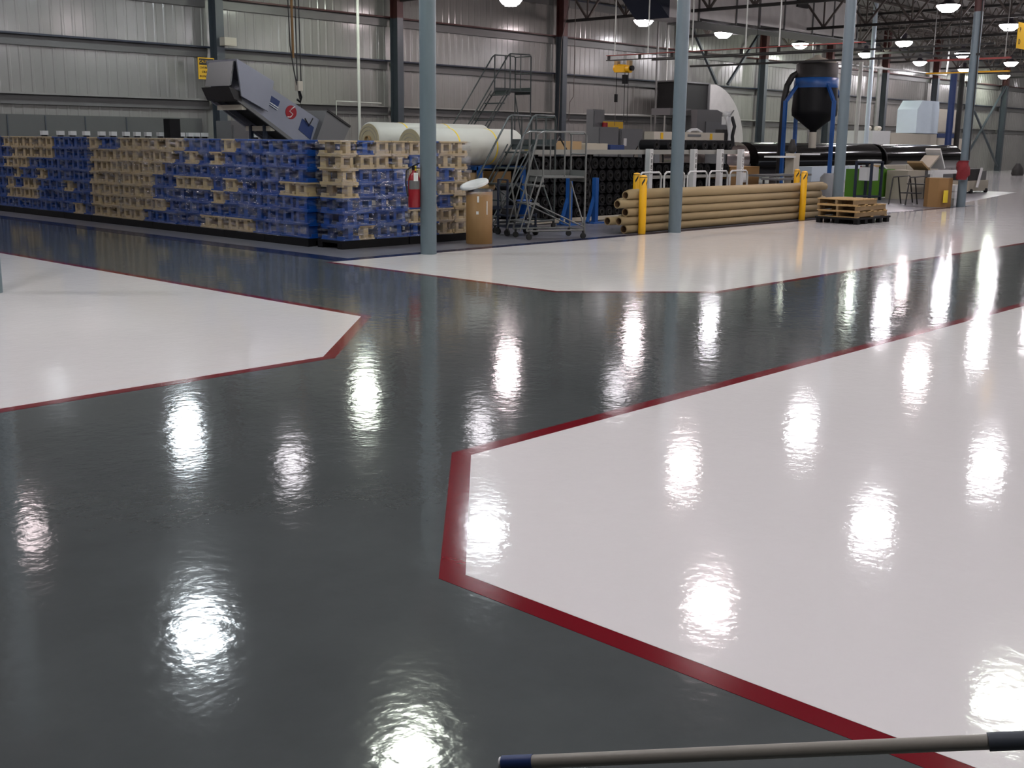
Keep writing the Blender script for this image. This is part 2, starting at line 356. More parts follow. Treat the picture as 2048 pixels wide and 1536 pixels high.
rows = [  # unseen lamps beside and behind the camera are added to light the floor
 ('the row nearest the far wall', [(2.5, 26.4, 'w'), (9, 26.3, 'w'), (15.4, 26.3, 'b'), (21.8, 26.6, 'g'), (27.7, 26.15, 'p'), (35.4, 26.6, 'p'), (41.4, 27, 'w'), (47.9, 27.1, 'g'), (54.8, 27.3, 'g'), (61.8, 27.6, 'p'), (69.4, 28.2, 'w'), (76.8, 28.6, 'g'), (84, 25, 'w')]),  # last lamp is unseen, added to brighten the wall's right end
 ('second row from the far wall', [(9, 21.6, 'dp'), (15.5, 21.7, 'd'), (21.3, 21.1, 'd'), (28, 21.6, 'd'), (49.7, 23, 'w'), (57.4, 23.5, 'w'), (65, 23.9, 'w'), (73, 23.4, 'w'), (82, 19, 'w')]),  # last two unseen, added for more light on the far wall at right
 ('third row from the far wall', [(2.5, 15.1, 'w'), (8.9, 15.1, 'b'), (15.6, 15.3, 'b'), (22.1, 15.0, 'p'), (27.75, 14.9, 'w'), (37.6, 16.0, 'p'), (44.9, 16.7, 'w'), (52, 17.1, 'w'), (59, 17.4, 'w'), (67, 17.6, 'w'), (75, 17, 'w')]),  # last two out of view, put in to brighten the right end
 ('fourth row from the far wall', [(2.5, 9.9, 'w'), (8.8, 9.9, 'g'), (15.6, 9.9, 'p'), (21.5, 9.8, 'w'), (27.6, 9.75, 'w'), (34.5, 9.9, 'w'), (41.5, 10, 'w'), (48.5, 10.2, 'w')]),
 ('fifth row from the far wall', [(2.5, 4.9, 'w'), (9, 4.9, 'w'), (15.6, 4.9, 'g'), (22, 4.8, 'w'), (28.5, 4.8, 'w'), (35, 4.8, 'w')]),
 ('unseen row added near the camera', [(2.5, -0.6, 'w'), (9, -0.6, 'w'), (15.6, -0.6, 'w'), (22, -0.6, 'w')]),  # unseen row, added for light on the foreground floor
]
protos = {}
for rn, L in rows:
    for i, (x, y, k) in enumerate(L):
        lab = 'glowing bowl high bay light, %s from left, %s' % (ORD[i], rn)
        if k not in protos:
            o = protos[k] = lamp_proto(k, LAMPC[k[-1] if k[-1] != 'd' else 'w'], 0.12 if k[0] == 'd' else 1.0)
            o.location = (x, y, 6.0); o['label'] = lab
        else: dup(protos[k], (x, y, 6.0), None, lab)
# ------------------------------------------------------------------ big duct
t = thing('ceiling_duct', 'large rectangular galvanised air duct hanging below the roof at upper right', 'duct', (39, 24.2, 5.9))
segs = [(32.7, 34.6, 5.85, 7.5), (34.6, 37.0, 5.95, 7.5), (37.0, 38.6, 5.98, 7.5), (38.6, 40.4, 6.02, 7.5), (40.4, 42.6, 6.0, 7.5), (42.6, 44.3, 6.02, 7.4), (44.3, 46.4, 6.05, 7.4)]
for a, b_, z0, z1 in segs:
    MB().b(a, b_-0.03, 23.6, 24.8, z0, z1).build('duct_section', GALV, t)
for a, b_, z0, z1 in segs: MB().b(b_-0.05, b_-0.0, 23.55, 24.85, z0-0.05, z1+0.05).build('flange', MGR, t)
MB().slab([(32.7, 5.8), (32.7, 7.6), (30.9, 7.6), (31.2, 6.9)], 23.5, 24.9).build('tapered_end', NAVYST, t)
MB().b(34.5, 39.8, 23.4, 24.9, 5.80, 5.84).build('support_rail', MGR, t); MB().b(39.8, 46.6, 23.4, 24.9, 5.90, 5.94).build('support_rail', MGR, t)
MB().b(41.2, 42.0, 23.50, 23.58, 6.9, 7.3).build('grille', DKB, t)
# ------------------------------------------------------------------ pallet blocks, bases, film
def block_mb(w):
    mb = MB(); h, d = 0.22, (1.12 if w > 0.35 else 0.56); g = w/2-0.006
    mb.b(-g, g, 0, d, 0, 0.022).b(-g, g, 0, d, h-0.026, h-0.002)
    for y0, y1 in (((0.02, 0.2), (0.46, 0.66), (0.92, 1.10)) if w > 0.35 else ((0.02, 0.16), (0.40, 0.54))):
        for sx in (-1, 1):
            cx = sx*w*0.27; mb.b(cx-w*0.085, cx+w*0.085, y0, y1, 0.022, h-0.026)
        mb.b(-w*0.19, w*0.19, y0+0.01, y1-0.01, 0.022, 0.062).b(-w*0.19, w*0.19, y0+0.01, y1-0.01, h-0.056, h-0.026)
    for sx in (-1, 1): mb.b(sx*w*0.44-0.012, sx*w*0.44+0.012, 0.05, 0.17, 0.022, 0.07)
    return mb
def block2_mb(w):
    mb = MB(); h, d = 0.22, (1.12 if w > 0.35 else 0.56); g = w/2-0.006
    mb.b(-g, g, 0, d, 0, 0.022).b(-g, g, 0, d, h-0.026, h-0.002)
    for y0, y1 in (((0.02, 0.2), (0.46, 0.66), (0.92, 1.10)) if w > 0.35 else ((0.02, 0.16), (0.40, 0.54))):
        mb.b(-w*0.14, w*0.14, y0, y1, 0.022, h-0.026)
        for sx in (-1, 1):
            mb.b(sx*w*0.40-w*0.08, sx*w*0.40+w*0.08, y0, y1, 0.022, 0.065).b(sx*w*0.40-w*0.06, sx*w*0.40+w*0.06, y0, y1, h-0.055, h-0.026)
    return mb
P = {}
for wname, ww in (('a', 0.40), ('b', 0.344)):
    for v, fn in ((0, block_mb), (1, block2_mb)):
        for c, m in (('B', BLUEP), ('C', CREAMP)):
            P[wname, v, c] = fn(ww)
MESHES = {}
def put_block(key, loc, rz, label, group):
    m = {'B': BLUEP, 'C': CREAMP}[key[2]]
    if key not in MESHES:
        o = P[key].build('stacking_block', m); MESHES[key] = o
    else:
        o = MESHES[key].copy(); C.objects.link(o)
    o.location = loc; o.rotation_euler = (0, 0, rz); o['label'] = label; o['category'] = 'plastic block'; o['group'] = group
ROWS1 = [  # per stack (nearest corner first), per layer from the top
 ['BBB', 'BBB', 'BBB', 'CCB', 'BBB', 'BBB', 'BBB'],
 ['BBC', 'BBB', 'BBB', 'BBC', 'BBB', 'BBB', 'BCC'],
 ['BBB', 'CBC', 'BBB', 'BCC', 'CBB', 'BBB', 'CCB'],
 ['CCC', 'BCC', 'BBC', 'CBB', 'BBB', 'BBC', 'BBB'],
 ['CCC', 'CCC', 'CCC', 'CCC', 'CCC', 'CCC', 'BCC'],
 ['BBC', 'CCC', 'CCC', 'CCC', 'CCC', 'CCC', 'CCC'],
 ['BBB', 'BBB', 'BBB', 'BBB', 'BBC', 'BBB', 'BCB'],
 ['BCC', 'BCC', 'BBB', 'BBC', 'BBB', 'BBB', 'BBB'],
 ['CCC', 'CCC', 'BCC', 'BBC', 'CCB', 'CCC', 'BBB'],
 ['CBB', 'BBB', 'CBB', 'BBB', 'CBB', 'CBB', 'BBB']]
rnd = random.Random(4)
LAY = ['top', 'second', 'third', 'fourth', 'fifth', 'sixth', 'bottom']
def film(x0, x1, y0, y1, lab, seed):
    rr = random.Random(seed); mb = MB(); loop = []
    n = 10
    for a, b_ in (((x0, y1), (x0, y0)), ((x0, y0), (x1, y0)), ((x1, y0), (x1, y1)), ((x1, y1), (x0, y1))):
        for i in range(n): loop.append((a[0]+(b_[0]-a[0])*i/n, a[1]+(b_[1]-a[1])*i/n, (a, b_)))
    N = len(loop); K = 22; vs = []
    cx, cy = (x0+x1)/2, (y0+y1)/2
    for k in range(K+1):
        z = 0.13+1.53*k/K
        for i, (x, y, _) in enumerate(loop):
            o = 0.008+0.022*rr.random()*(0.4+0.6*abs(math.sin(k*math.pi*7/K)))
            dx, dy = x-cx, y-cy; l = math.hypot(dx, dy)
            vs.append((x+dx/l*o, y+dy/l*o, z+rr.uniform(-.012, .012)))
    mb.add(vs, [(k*N+i, k*N+(i+1) % N, (k+1)*N+(i+1) % N, (k+1)*N+i) for k in range(K) for i in range(N)])
    mb.build('stretch_film', FILM, label=lab, cat='plastic film', group='stretch film wrapped round the block stacks')
for s in range(10):
    ya = 14.72+s*1.2; sn = '%s stack from the near corner' % ORD[s]
    for li in range(7):
        z = 0.13+(6-li)*0.22
        for k in range(3):
            c = ROWS1[s][li][k]; v = rnd.random() < 0.45
            jx = rnd.uniform(-.02, .02)
            lab = '%s plastic block, %s, %s layer, %s' % ({'B': 'blue', 'C': 'cream'}[c], ('right end', 'middle', 'left end')[k], LAY[li], sn)
            put_block(('a', int(v), c), (10.98+jx, ya+0.2+k*0.4, z), R(-90), lab, 'plastic blocks in the long wrapped row')
    MB().b(10.95, 12.15, ya+0.0, ya+1.19, 0.09, 0.128).b(10.95, 11.1, ya, ya+1.19, 0, 0.09).b(11.5, 11.65, ya, ya+1.19, 0, 0.09).b(12.0, 12.15, ya, ya+1.19, 0, 0.09).build(
        'base_pallet', BLACKP, label='black plastic base pallet under the %s' % sn, cat='pallet', group='black base pallets under the blocks')
    film(10.95, 12.13, ya+0.03, ya+1.17, 'clear stretch film round the %s' % sn, s)
ROWS2 = ['CBCCCBCC', 'CCCCBBCC', 'CBBBCBBC', 'CBBBBBCC', 'BBBBBCBC', 'BBBBCCCC', 'BCBBBBCC']
for li, row in enumerate(ROWS2):
    z = 0.13+(6-li)*0.22
    for k, c in enumerate(row):
        lab = '%s plastic block, %s from left, %s layer, behind the extinguisher pillar' % ({'B': 'blue', 'C': 'cream'}[c], ORD[k], LAY[li])
        put_block(('b', int(rnd.random() < 0.4), c), (11.25+k*0.346+rnd.uniform(-.008, .008), 14.12-0.1+rnd.uniform(-.02, .03), z), 0, lab, 'plastic blocks in the stack behind the extinguisher pillar')
# shift: the end pair of stacks stands right of the corner stack
for a, b_, w_ in ((11.06, 12.44, 'left'), (12.47, 13.85, 'right')):
    MB().b(a, b_, 14.0, 14.62, 0.09, 0.128).b(a, b_, 14.0, 14.12, 0, 0.09).b(a, b_, 14.5, 14.62, 0, 0.09).build(
        'base_pallet', BLACKP, label='black plastic base pallet under the %s half of the stack behind the extinguisher pillar' % w_, cat='pallet', group='black base pallets under the blocks')
    film(a+0.02, b_-0.02, 13.98, 14.62, 'clear stretch film round the %s half stack behind the extinguisher pillar' % w_, 40+int(a))
# ================================================================== SORT OF THINGS BEHIND THE STACKS
# row of dark stanchions with white caps against the far wall
sx = [12.45, 12.85, 13.15, 13.5, 13.9, 14.2, 14.55, 14.85, 15.15, 15.5, 16.1, 16.35, 16.55, 16.8, 17.75, 17.98, 18.15, 18.4]
pr = None
for i, x in enumerate(sx):
    lab = 'white capped dark stanchion seen over the block stacks, number %s from left' % (ORD[i] if i < 16 else ('seventeenth', 'eighteenth')[i-16])
    if pr is None:
        pr = thing('capped_stanchion', lab, 'post', (x, 27, 0), 'white capped stanchions behind the block stacks')
        MB().b(x-0.05, x+0.05, 26.95, 27.05, 0, 1.70).b(x-0.12, x+0.12, 26.88, 27.12, 0, 0.02).build('post', BLACKP, pr)
        MB().b(x-0.07, x+0.07, 26.93, 27.07, 1.70, 1.80).build('cap', WHT, pr)
    else: dup(pr, (x, 27, 0), None, lab)
MB().b(15.55, 15.85, 26.6, 26.9, 0, 2.14).build('dark_post', BLACKP, label='tall black post rising over the cream block stacks', cat='post')
MB().b(17.1, 17.75, 26.2, 26.9, 0, 2.12).b(17.15, 17.7, 26.16, 26.2, 0.2, 2.0).build('dark_cabinet', MGR, label='dark grey cabinet by the second wall column, behind the stacks', cat='cabinet')
# ------------------------------------------------------------------ inclined conveyor
t = thing('inclined_conveyor', 'grey inclined conveyor with hooded head hanging over the blue stacks', 'conveyor', (15.6, 20.4, 0))
ya, yb = 20.0, 20.9
for y0, y1, nm in ((ya, ya+0.04, 'side_frame'), (yb-0.04, yb, 'side_frame')):
    MB().slab([(13.15, 2.62), (13.27, 2.42), (16.6, 0.35), (16.9, 0.55), (15.3, 2.06), (14.03, 2.70)], y0, y1).build(nm, LGR, t)
MB().slab([(13.2, 2.60), (13.3, 2.52), (16.6, 0.5), (16.65, 0.6)], ya+0.04, yb-0.04).build('belt', DKB, t)
MB().bar((13.22, ya-0.02, 2.44), (16.6, ya-0.02, 0.34), 0.05, 0.07).build('lower_rail', MGR, t)
MB().bar((13.22, yb+0.02, 2.44), (16.6, yb+0.02, 0.34), 0.05, 0.07).build('lower_rail', LGR, t)
for x, z in ((13.38, 2.30), (14.05, 1.89), (14.75, 1.46)):
    MB().b(x-0.05, x+0.05, ya, yb, z-0.06, z+0.04).build('cross_brace', CRM, t)
MB().slab([(13.17, 3.22), (14.04, 2.82), (13.87, 2.22), (13.25, 2.50)], ya-0.12, ya-0.08).slab([(13.17, 3.22), (14.04, 2.82), (13.87, 2.22), (13.25, 2.50)], yb+0.04, yb+0.08).slab([(13.17, 3.22), (14.04, 2.82), (14.02, 2.78), (13.17, 3.18)], ya-0.08, yb+0.04).build('head_hood', LGR, t)
MB().slab([(13.17, 3.18), (13.20, 3.18), (13.10, 2.72), (13.06, 2.70)], ya, yb).build('discharge_flap', MGR, t)
MB().slab([(13.0, 2.68), (13.25, 2.60), (13.30, 2.40), (13.12, 2.44)], ya-0.06, yb+0.04).build('discharge_chute', DKB, t)
MB().slab([(15.34, 2.27), (15.95, 1.94), (15.69, 1.50), (15.02, 1.60)], ya-0.16, ya-0.12).slab([(15.34, 2.27), (15.95, 1.94), (15.69, 1.50), (15.02, 1.60)], yb+0.1, yb+0.14).slab([(15.92, 1.96), (15.95, 1.92), (15.69, 1.50), (15.66, 1.52)], ya-0.12, yb+0.1).slab([(15.34, 2.27), (15.38, 2.25), (15.06, 1.60), (15.02, 1.60)], ya-0.12, yb+0.1).build('tail_hopper', MGR, t)
MB().bar((15.34, ya-0.17, 2.28), (15.95, ya-0.17, 1.95), 0.04, 0.04).build('hopper_rim', DKB, t)
bd = MB().slab([(14.00, 2.56), (14.25, 2.43), (14.16, 2.25), (13.93, 2.37)], ya-0.012, ya-0.001).slab([(14.80, 2.10), (15.10, 1.92), (15.00, 1.66), (14.70, 1.87)], ya-0.012, ya-0.001).build('blue_decal', BLUEG, t)
MB().slab([(13.95, 2.44), (14.20, 2.31), (14.19, 2.29), (13.94, 2.42)], ya-0.02, ya-0.013).slab([(13.93, 2.40), (14.18, 2.27), (14.17, 2.255), (13.925, 2.385)], ya-0.02, ya-0.013).build('white_stripe', WHT, bd)
rem = MB().cyl((14.52, ya-0.012, 2.22), (14.52, ya-0.001, 2.22), 0.14, 24).build('red_emblem', REDP, t)
MB().tube([(14.62, ya-0.014, 2.34), (14.55, ya-0.014, 2.30), (14.48, ya-0.014, 2.24), (14.56, ya-0.014, 2.18), (14.50, ya-0.014, 2.12), (14.42, ya-0.014, 2.12)], 0.012).build('emblem_curve', WHT, rem)
MB().bar((16.2, 20.2, 0.0), (16.0, 20.2, 0.9), 0.07, 0.07).bar((16.2, 20.7, 0.0), (16.0, 20.7, 0.9), 0.07, 0.07).bar((14.0, 20.2, 0), (14.0, 20.2, 1.95), 0.07, 0.07).bar((14.0, 20.7, 0), (14.0, 20.7, 1.95), 0.07, 0.07).bar((14.0, 20.2, 0.3), (16.2, 20.2, 0.3), 0.06, 0.06).bar((14.0, 20.7, 0.3), (16.2, 20.7, 0.3), 0.06, 0.06).build('support_leg', NAVYST, t)
t = thing('chain_hoist_line', 'hoist chains and hook hanging from the roof onto the conveyor', 'hoist', (15.05, 20.4, 2.4))
MB().tube([(14.98, 20.4, 7.8), (15.0, 20.4, 4.5), (15.0, 20.4, 2.8)], 0.014).tube([(15.07, 20.4, 7.8), (15.09, 20.4, 4.5), (15.1, 20.4, 2.8)], 0.014).build('chain', CABLE, t)
MB().tube([(14.81, 20.4, 7.8), (14.82, 20.4, 4.5), (14.84, 20.4, 3.6), (14.92, 20.4, 3.1), (15.06, 20.4, 2.5), (15.1, 20.4, 2.3), (15.08, 20.0, 2.1), (14.95, 19.96, 1.95), (14.85, 19.96, 2.1)], 0.014).build('hand_chain', CABLE, t)
MB().tube([(14.90, 20.4, 7.8), (14.91, 20.4, 3.35)], 0.028).build('chain_bag', BROWN, t)
MB().b(14.98, 15.1, 20.34, 20.46, 2.68, 2.88).build('hook_block', CRM, t)
MB().tube([(15.04, 20.4, 2.7), (15.1, 20.4, 2.55), (15.06, 20.4, 2.45), (14.98, 20.4, 2.5)], 0.025).build('hook', BLACKP, t)
# ------------------------------------------------------------------ white paper rolls on a rack
def paper_roll(x0, x1, y, z, r, bands, lab):
    t = thing('paper_roll', lab, 'paper roll', (x0, y, z-r), 'large white paper rolls')
    mb = MB(); n = 48; prof = [(0.0, r-0.03), (0.03, r), (x1-x0-0.12, r), (x1-x0-0.04, r-0.04), (x1-x0, r-0.13)]
    vs = [(x0+a, y+rr*math.cos(2*math.pi*k/n), z+rr*math.sin(2*math.pi*k/n)) for a, rr in prof for k in range(n)]
    mb.add(vs, [(i*n+k, i*n+(k+1) % n, (i+1)*n+(k+1) % n, (i+1)*n+k) for i in range(len(prof)-1) for k in range(n)], True)
    mb.add(vs[-n:], [tuple(range(n))]); mb.build('roll_body', PAPER, t)
    MB().cyl((x0+0.02, y, z), (x0-0.005, y, z), r-0.03, 48).build('roll_end', PAPEREND, t)
    for rr in (0.20, 0.27):
        MB().pipe((x0-0.012, y+0.02, z-0.02), (x0-0.004, y+0.02, z-0.02), rr, rr-0.012, 40).build('end_winding', BEIGE, t)
    MB().pipe((x0-0.06, y, z), (x0+0.05, y, z), 0.075, 0.06, 24).build('core', CARD, t)
    for b_ in bands: MB().pipe((x0+b_, y, z), (x0+b_+0.035, y, z), r+0.004, r-0.01, 48).build('yellow_band', YELT, t)
paper_roll(14.45, 17.32, 16.2, 1.56, 0.355, (0.95, 1.98), 'long white paper roll with two yellow bands, nearer of the two')
paper_roll(14.25, 17.4, 17.15, 1.68, 0.33, (0.75, 1.9), 'white paper roll lying behind the nearer roll, its yellowish end showing')
t = thing('roll_rack', 'blue steel rack carrying the two white paper rolls', 'rack', (15.9, 16.6, 0))
for x in (14.6, 15.9, 17.15):
    for y in (15.8, 17.6): MB().b(x-0.04, x+0.04, y-0.04, y+0.04, 0, 1.18).build('rack_post', BLUES, t)
    MB().b(x-0.04, x+0.04, 15.8, 17.6, 1.12, 1.19).build('cross_beam', BLUES, t)
    MB().slab([(x-0.05, 1.19), (x+0.05, 1.19), (x+0.05, 1.25), (x-0.05, 1.25)], 16.45, 16.6).slab([(x-0.05, 1.19), (x+0.05, 1.19), (x+0.05, 1.33), (x-0.05, 1.33)], 16.75, 16.85).build('roll_stop', WOOD, t)
for z in (0.35, 0.8):
    MB().b(14.6, 17.15, 15.78, 15.84, z, z+0.06).build('shelf_beam', NAVYST, t)
for i, (x, z, w_, h, m) in enumerate(((15.0, 0.86, 0.5, 0.24, BLACKP), (15.7, 0.86, 0.4, 0.2, CARD), (16.4, 0.86, 0.5, 0.22, BROWN), (16.3, 0.41, 0.5, 0.3, MGR), (15.3, 0.41, 0.5, 0.25, MGR))):
    MB().b(x, x+w_, 15.9, 16.4, z-0.0, z+h).build('storage_carton', m, label=('black bin', 'tan carton', 'dark brown carton', 'grey tote right of centre', 'grey tote left of centre')[i]+' on the blue rack under the white rolls', cat='box')
MB().cyl((14.85, 15.45, 0.82), (15.9, 15.45, 0.82), 0.075, 20).build('kraft_core', CARD, label='brown kraft core lying behind the drum lid', cat='tube')
MB().cyl((14.80, 15.45, 0.82), (14.90, 15.45, 0.82), 0.16, 28).build('core_flange', PAPER, label='pale disc on the end of the kraft core by the drum', cat='disc')
t = thing('trestle', 'low dark trestle holding the kraft core', 'trestle', (15.3, 15.45, 0))
MB().bar((15.05, 15.45, 0.74), (15.05, 15.3, 0), 0.04, 0.04).bar((15.05, 15.45, 0.74), (15.05, 15.6, 0), 0.04, 0.04).bar((15.75, 15.45, 0.74), (15.75, 15.3, 0), 0.04, 0.04).bar((15.75, 15.45, 0.74), (15.75, 15.6, 0), 0.04, 0.04).b(15.05, 15.75, 15.43, 15.47, 0.4, 0.44).build('frame', NAVYST, t)
# ------------------------------------------------------------------ fibre drum
dx, dy = 13.50, 13.42
t = thing('fibre_drum', 'tall brown fibre drum with taped side and clear liner, beside the block stacks', 'drum', (dx, dy, 0))
MB().lathe((dx, dy, 0), [(0.215, 0.0), (0.22, 0.015), (0.22, 0.86), (0.212, 0.86), (0.205, 0.4)], 40).build('drum_body', DRUMC, t)
MB().lathe((dx, dy, 0), [(0.223, 0.78), (0.226, 0.80), (0.225, 0.90), (0.20, 0.905), (0.18, 0.84)], 40, False).build('plastic_liner', FILM, t)
MB().lathe((dx, dy, 0), [(0.205, 0.80), (0.19, 0.90), (0.17, 0.86), (0.02, 0.82)], 32).build('black_bag', BLACKP, t)
for a, z, w_, h in ((-2.45, 0.74, 0.03, 0.10), (-2.5, 0.52, 0.04, 0.05), (-1.75, 0.60, 0.015, 0.22)):
    px, py = dx+0.223*math.cos(a), dy+0.223*math.sin(a)
    MB().box((px, py, z), (0.004, w_, h), rz=a).build('tape_scrap', LABW, t)
rot = Matrix.Rotation(R(-15), 3, Vector((0.73, 0.68, 0)))@Matrix.Rotation(R(12), 3, Vector((0.68, -0.73, 0)))
mb = MB(); mb.lathe((0, 0, 0), [(0.24, -0.025), (0.245, 0.0), (0.235, 0.02), (0.20, 0.022), (0.19, 0.014), (0.02, 0.014)], 36)
mb.v = [tuple(rot @ Vector(v)+Vector((dx-0.06, dy+0.06, 0.98))) for v in mb.v]
mb.build('drum_lid', WHT, label='white drum lid resting tilted on the brown fibre drum', cat='lid')
# ------------------------------------------------------------------ fire extinguisher
ex, ey = 11.64-0.215, 12.65-0.02
ex, ey = 11.64-0.17, 12.65+0.125
t = thing('fire_extinguisher', 'red fire extinguisher with white tag hung on the left pillar', 'fire extinguisher', (ex, ey, 0.70))
MB().lathe((ex, ey, 0), [(0.085, 0.70), (0.092, 0.71), (0.092, 1.10), (0.088, 1.13), (0.06, 1.19), (0.03, 1.22), (0.028, 1.25)], 28).build('cylinder', REDP, t)
MB().cyl((ex, ey, 1.25), (ex, ey, 1.31), 0.032, 16).bar((ex-0.02, ey, 1.31), (ex+0.03, ey-0.09, 1.35), 0.02, 0.015).bar((ex-0.02, ey, 1.28), (ex+0.03, ey-0.10, 1.28), 0.02, 0.012).build('valve', BLACKP, t)
MB().b(ex-0.012, ex+0.02, ey-0.035, ey-0.02, 1.24, 1.31).build('yellow_seal', YELT, t)
MB().tube([(ex-0.03, ey+0.02, 1.30), (ex-0.11, ey+0.05, 1.24), (ex-0.12, ey+0.05, 1.05), (ex-0.10, ey+0.03, 0.86)], 0.012, 8).build('hose', BLACKR, t)
MB().box((ex-0.055, ey-0.085, 1.15), (0.10, 0.004, 0.0), rz=0) if False else None
MB().box((ex-0.045, ey-0.09, 1.15), (0.065, 0.004, 0.12), rz=R(-40)).build('inspection_tag', LABW, t)
mb = MB(); n = 10
vs = []
for z in (0.97, 1.10):
    for i in range(n):
        a = R(175)+R(115)*i/(n-1); vs.append((ex+0.0935*math.cos(a), ey+0.0935*math.sin(a), z))
mb.add(vs, [(i, i+1, n+i+1, n+i) for i in range(n-1)]); mb.build('grey_label', MGR, t)
MB().b(ex-0.02, ex+0.06, ey-0.03, ey+0.03, 1.0, 1.04).build('bracket', BLACKP, t)
# ------------------------------------------------------------------ rolling ladders
def ladder(label, loc, rz, W, H, n, run, rail, m, pl=0.55, hoops=False, r=0.017):
    t = thing('rolling_ladder', label, 'ladder', (0, 0, 0), 'rolling warehouse ladders')
    x0 = -run
    for sy in (-1, 1):
        y = sy*W/2
        MB().tube([(x0, y, 0.15), (0, y, H)], r).tube([(x0-0.12, y, 0.15), (-0.12, y, H)], r*0.7).tube([(pl, y, 0.08), (pl, y, H)], r).tube([(x0, y, 0.15), (pl, y, 0.15)], r).tube([(-run*0.5, y, 0.15+(H-0.15)*0.5), (pl, y, 0.2)], r*0.8).build('side_frame', m, t)
        MB().tube([(x0*0.8, y, 0.15+(H-0.15)*0.2), (x0*0.8-0.1, y, 0.15+(H-0.15)*0.2+rail*0.8), (-0.1, y, H+rail*0.93), (0, y, H+rail), (pl-0.05, y, H+rail), (pl, y, H+rail-0.06), (pl, y, H)], r).tube([(0, y, H), (0, y, H+rail)], r).tube([(pl*0.5, y, H), (pl*0.5, y, H+rail)], r*0.8).build('handrail', m, t)
    for k in range(n):
        f = (k+0.5)/n
        MB().b(x0+run*f-0.09, x0+run*f+0.09, -W/2, W/2, 0.15+(H-0.15)*f-0.02, 0.15+(H-0.15)*f+0.01).build('step', m, t)
    MB().b(0, pl, -W/2, W/2, H-0.03, H).b(0, 0.02, -W/2, W/2, H-0.1, H).b(pl-0.02, pl, -W/2, W/2, H-0.1, H+0.1).b(0, pl, W/2-0.01, W/2+0.01, H, H+0.1).build('platform', m, t)
    for a_, b_ in ((H+rail-0.03,)*2, (H+rail*0.5,)*2, (0.15, 0.15), (0.2, H-0.1)): MB().tube([(pl, -W/2, a_), (pl, W/2, b_)], r*0.9).build('guard_rail', m, t)
    for sx in (x0+0.05, pl-0.02):
        for sy in (-1, 1):
            MB().cyl((sx, sy*W/2-0.02, 0.05), (sx, sy*W/2+0.02, 0.05), 0.05, 14).b(sx-0.015, sx+0.015, sy*W/2-0.015, sy*W/2+0.015, 0.05, 0.16).build('caster', BLACKR, t)
    t.location = loc; t.rotation_euler = (0, 0, rz)
    return t
ladder('tallest grey green rolling ladder with high platform, behind the white paper rolls', (25.3, 24.2, 0), R(-8), 0.75, 3.15, 12, 2.3, 1.05, LADG, 0.8, r=0.022)
ladder('medium rolling ladder with arched rails just right of the white paper rolls', (16.45, 15.15, 0), R(4), 0.6, 1.62, 5, 1.25, 0.55, LADG, 0.62, r=0.02)
ladder('low worn steel platform ladder standing nearest, left of the black rolls', (14.99, 13.50, 0), R(-24), 0.6, 1.09, 3, 0.30, 0.76, LADS, 0.82)
0 and ladder('dark rolling ladder between the paper rolls and the nearest platform ladder', (17.8, 17.6, 0), R(160), 0.6, 1.1, 4, 0.9, 0.8, LADG, 0.7)
# ------------------------------------------------------------------ cart with blue bucket
cx, cy = 15.28, 14.22
t = thing('tool_cart', 'dark wheeled cart between the drum and the platform ladder', 'cart', (cx, cy, 0))
for z, nm in ((0.16, 'lower_shelf'), (0.36, 'upper_shelf')):
    MB().box((cx, cy, z), (0.62, 0.42, 0.03), rz=R(-20)).build(nm, NAVYST, t)
c_, s_ = math.cos(R(-20)), math.sin(R(-20))
for a in (-0.29, 0.29):
    for b_ in (-0.19, 0.19):
        x, y = cx+a*c_-b_*s_, cy+a*s_+b_*c_
        MB().b(x-0.015, x+0.015, y-0.015, y+0.015, 0.12, 0.40 if a > 0 else 1.0).build('upright', NAVYST, t)
        MB().cyl((x-0.02, y, 0.06), (x+0.02, y, 0.06), 0.06, 16).b(x-0.02, x+0.02, y-0.02, y+0.02, 0.06, 0.14).build('wheel', BLACKR, t)
MB().tube([(cx-0.29*c_+0.19*s_, cy-0.29*s_-0.19*c_, 1.0), (cx-0.29*c_-0.19*s_, cy-0.29*s_+0.19*c_, 1.0)], 0.015).build('handle', NAVYST, t)
t = thing('bucket', 'blue plastic bucket standing on the dark cart', 'bucket', (cx+0.13, cy-0.06, 0.376))
MB().lathe((cx+0.13, cy-0.06, 0), [(0.10, 0.376), (0.135, 0.61), (0.145, 0.612), (0.145, 0.63), (0.125, 0.63), (0.095, 0.40)], 28).build('bucket_body', BLUEP, t)
MB().tube([(cx, cy-0.06, 0.62), (cx+0.03, cy-0.13, 0.56), (cx+0.13, cy-0.2, 0.54), (cx+0.23, cy-0.13, 0.56), (cx+0.26, cy-0.06, 0.62)], 0.005).build('bail', GALV, t)
MB().box((cx-0.16, cy+0.04, 0.43), (0.2, 0.2, 0.11), rz=R(-20)).build('tool_box', DKB, label='small black tool box beside the blue bucket on the cart', cat='box')
# ------------------------------------------------------------------ black roll rack
CR = t = thing('core_rack', 'long steel rack full of black rolls behind the kraft tubes', 'rack', (17.3, 16, 0))
for x in (17.25, 19.2, 21.15):
    for y in (15.75, 17.3): MB().b(x-0.035, x+0.035, y-0.035, y+0.035, 0, 1.46).build('rack_post', DKB, t)
for z in (0.18, 0.46, 0.73, 1.0, 1.27):
    MB().b(17.2, 21.2, 15.75, 15.79, z-0.13-0.012, z-0.13).b(17.2, 21.2, 17.2, 17.24, z-0.13-0.012, z-0.13).build('shelf_rail', DKB, t)
MB().b(17.15, 24.95, 15.62, 17.4, 1.44, 1.50).build('top_shelf', MGR, t)
MB().b(17.15, 24.95, 15.60, 15.62, 1.42, 1.52).build('top_edge', GIRTL, t)
MB().b(17.2, 21.2, 15.6, 15.66, 0.02, 0.10).build('bottom_rail', BEIGE, t)
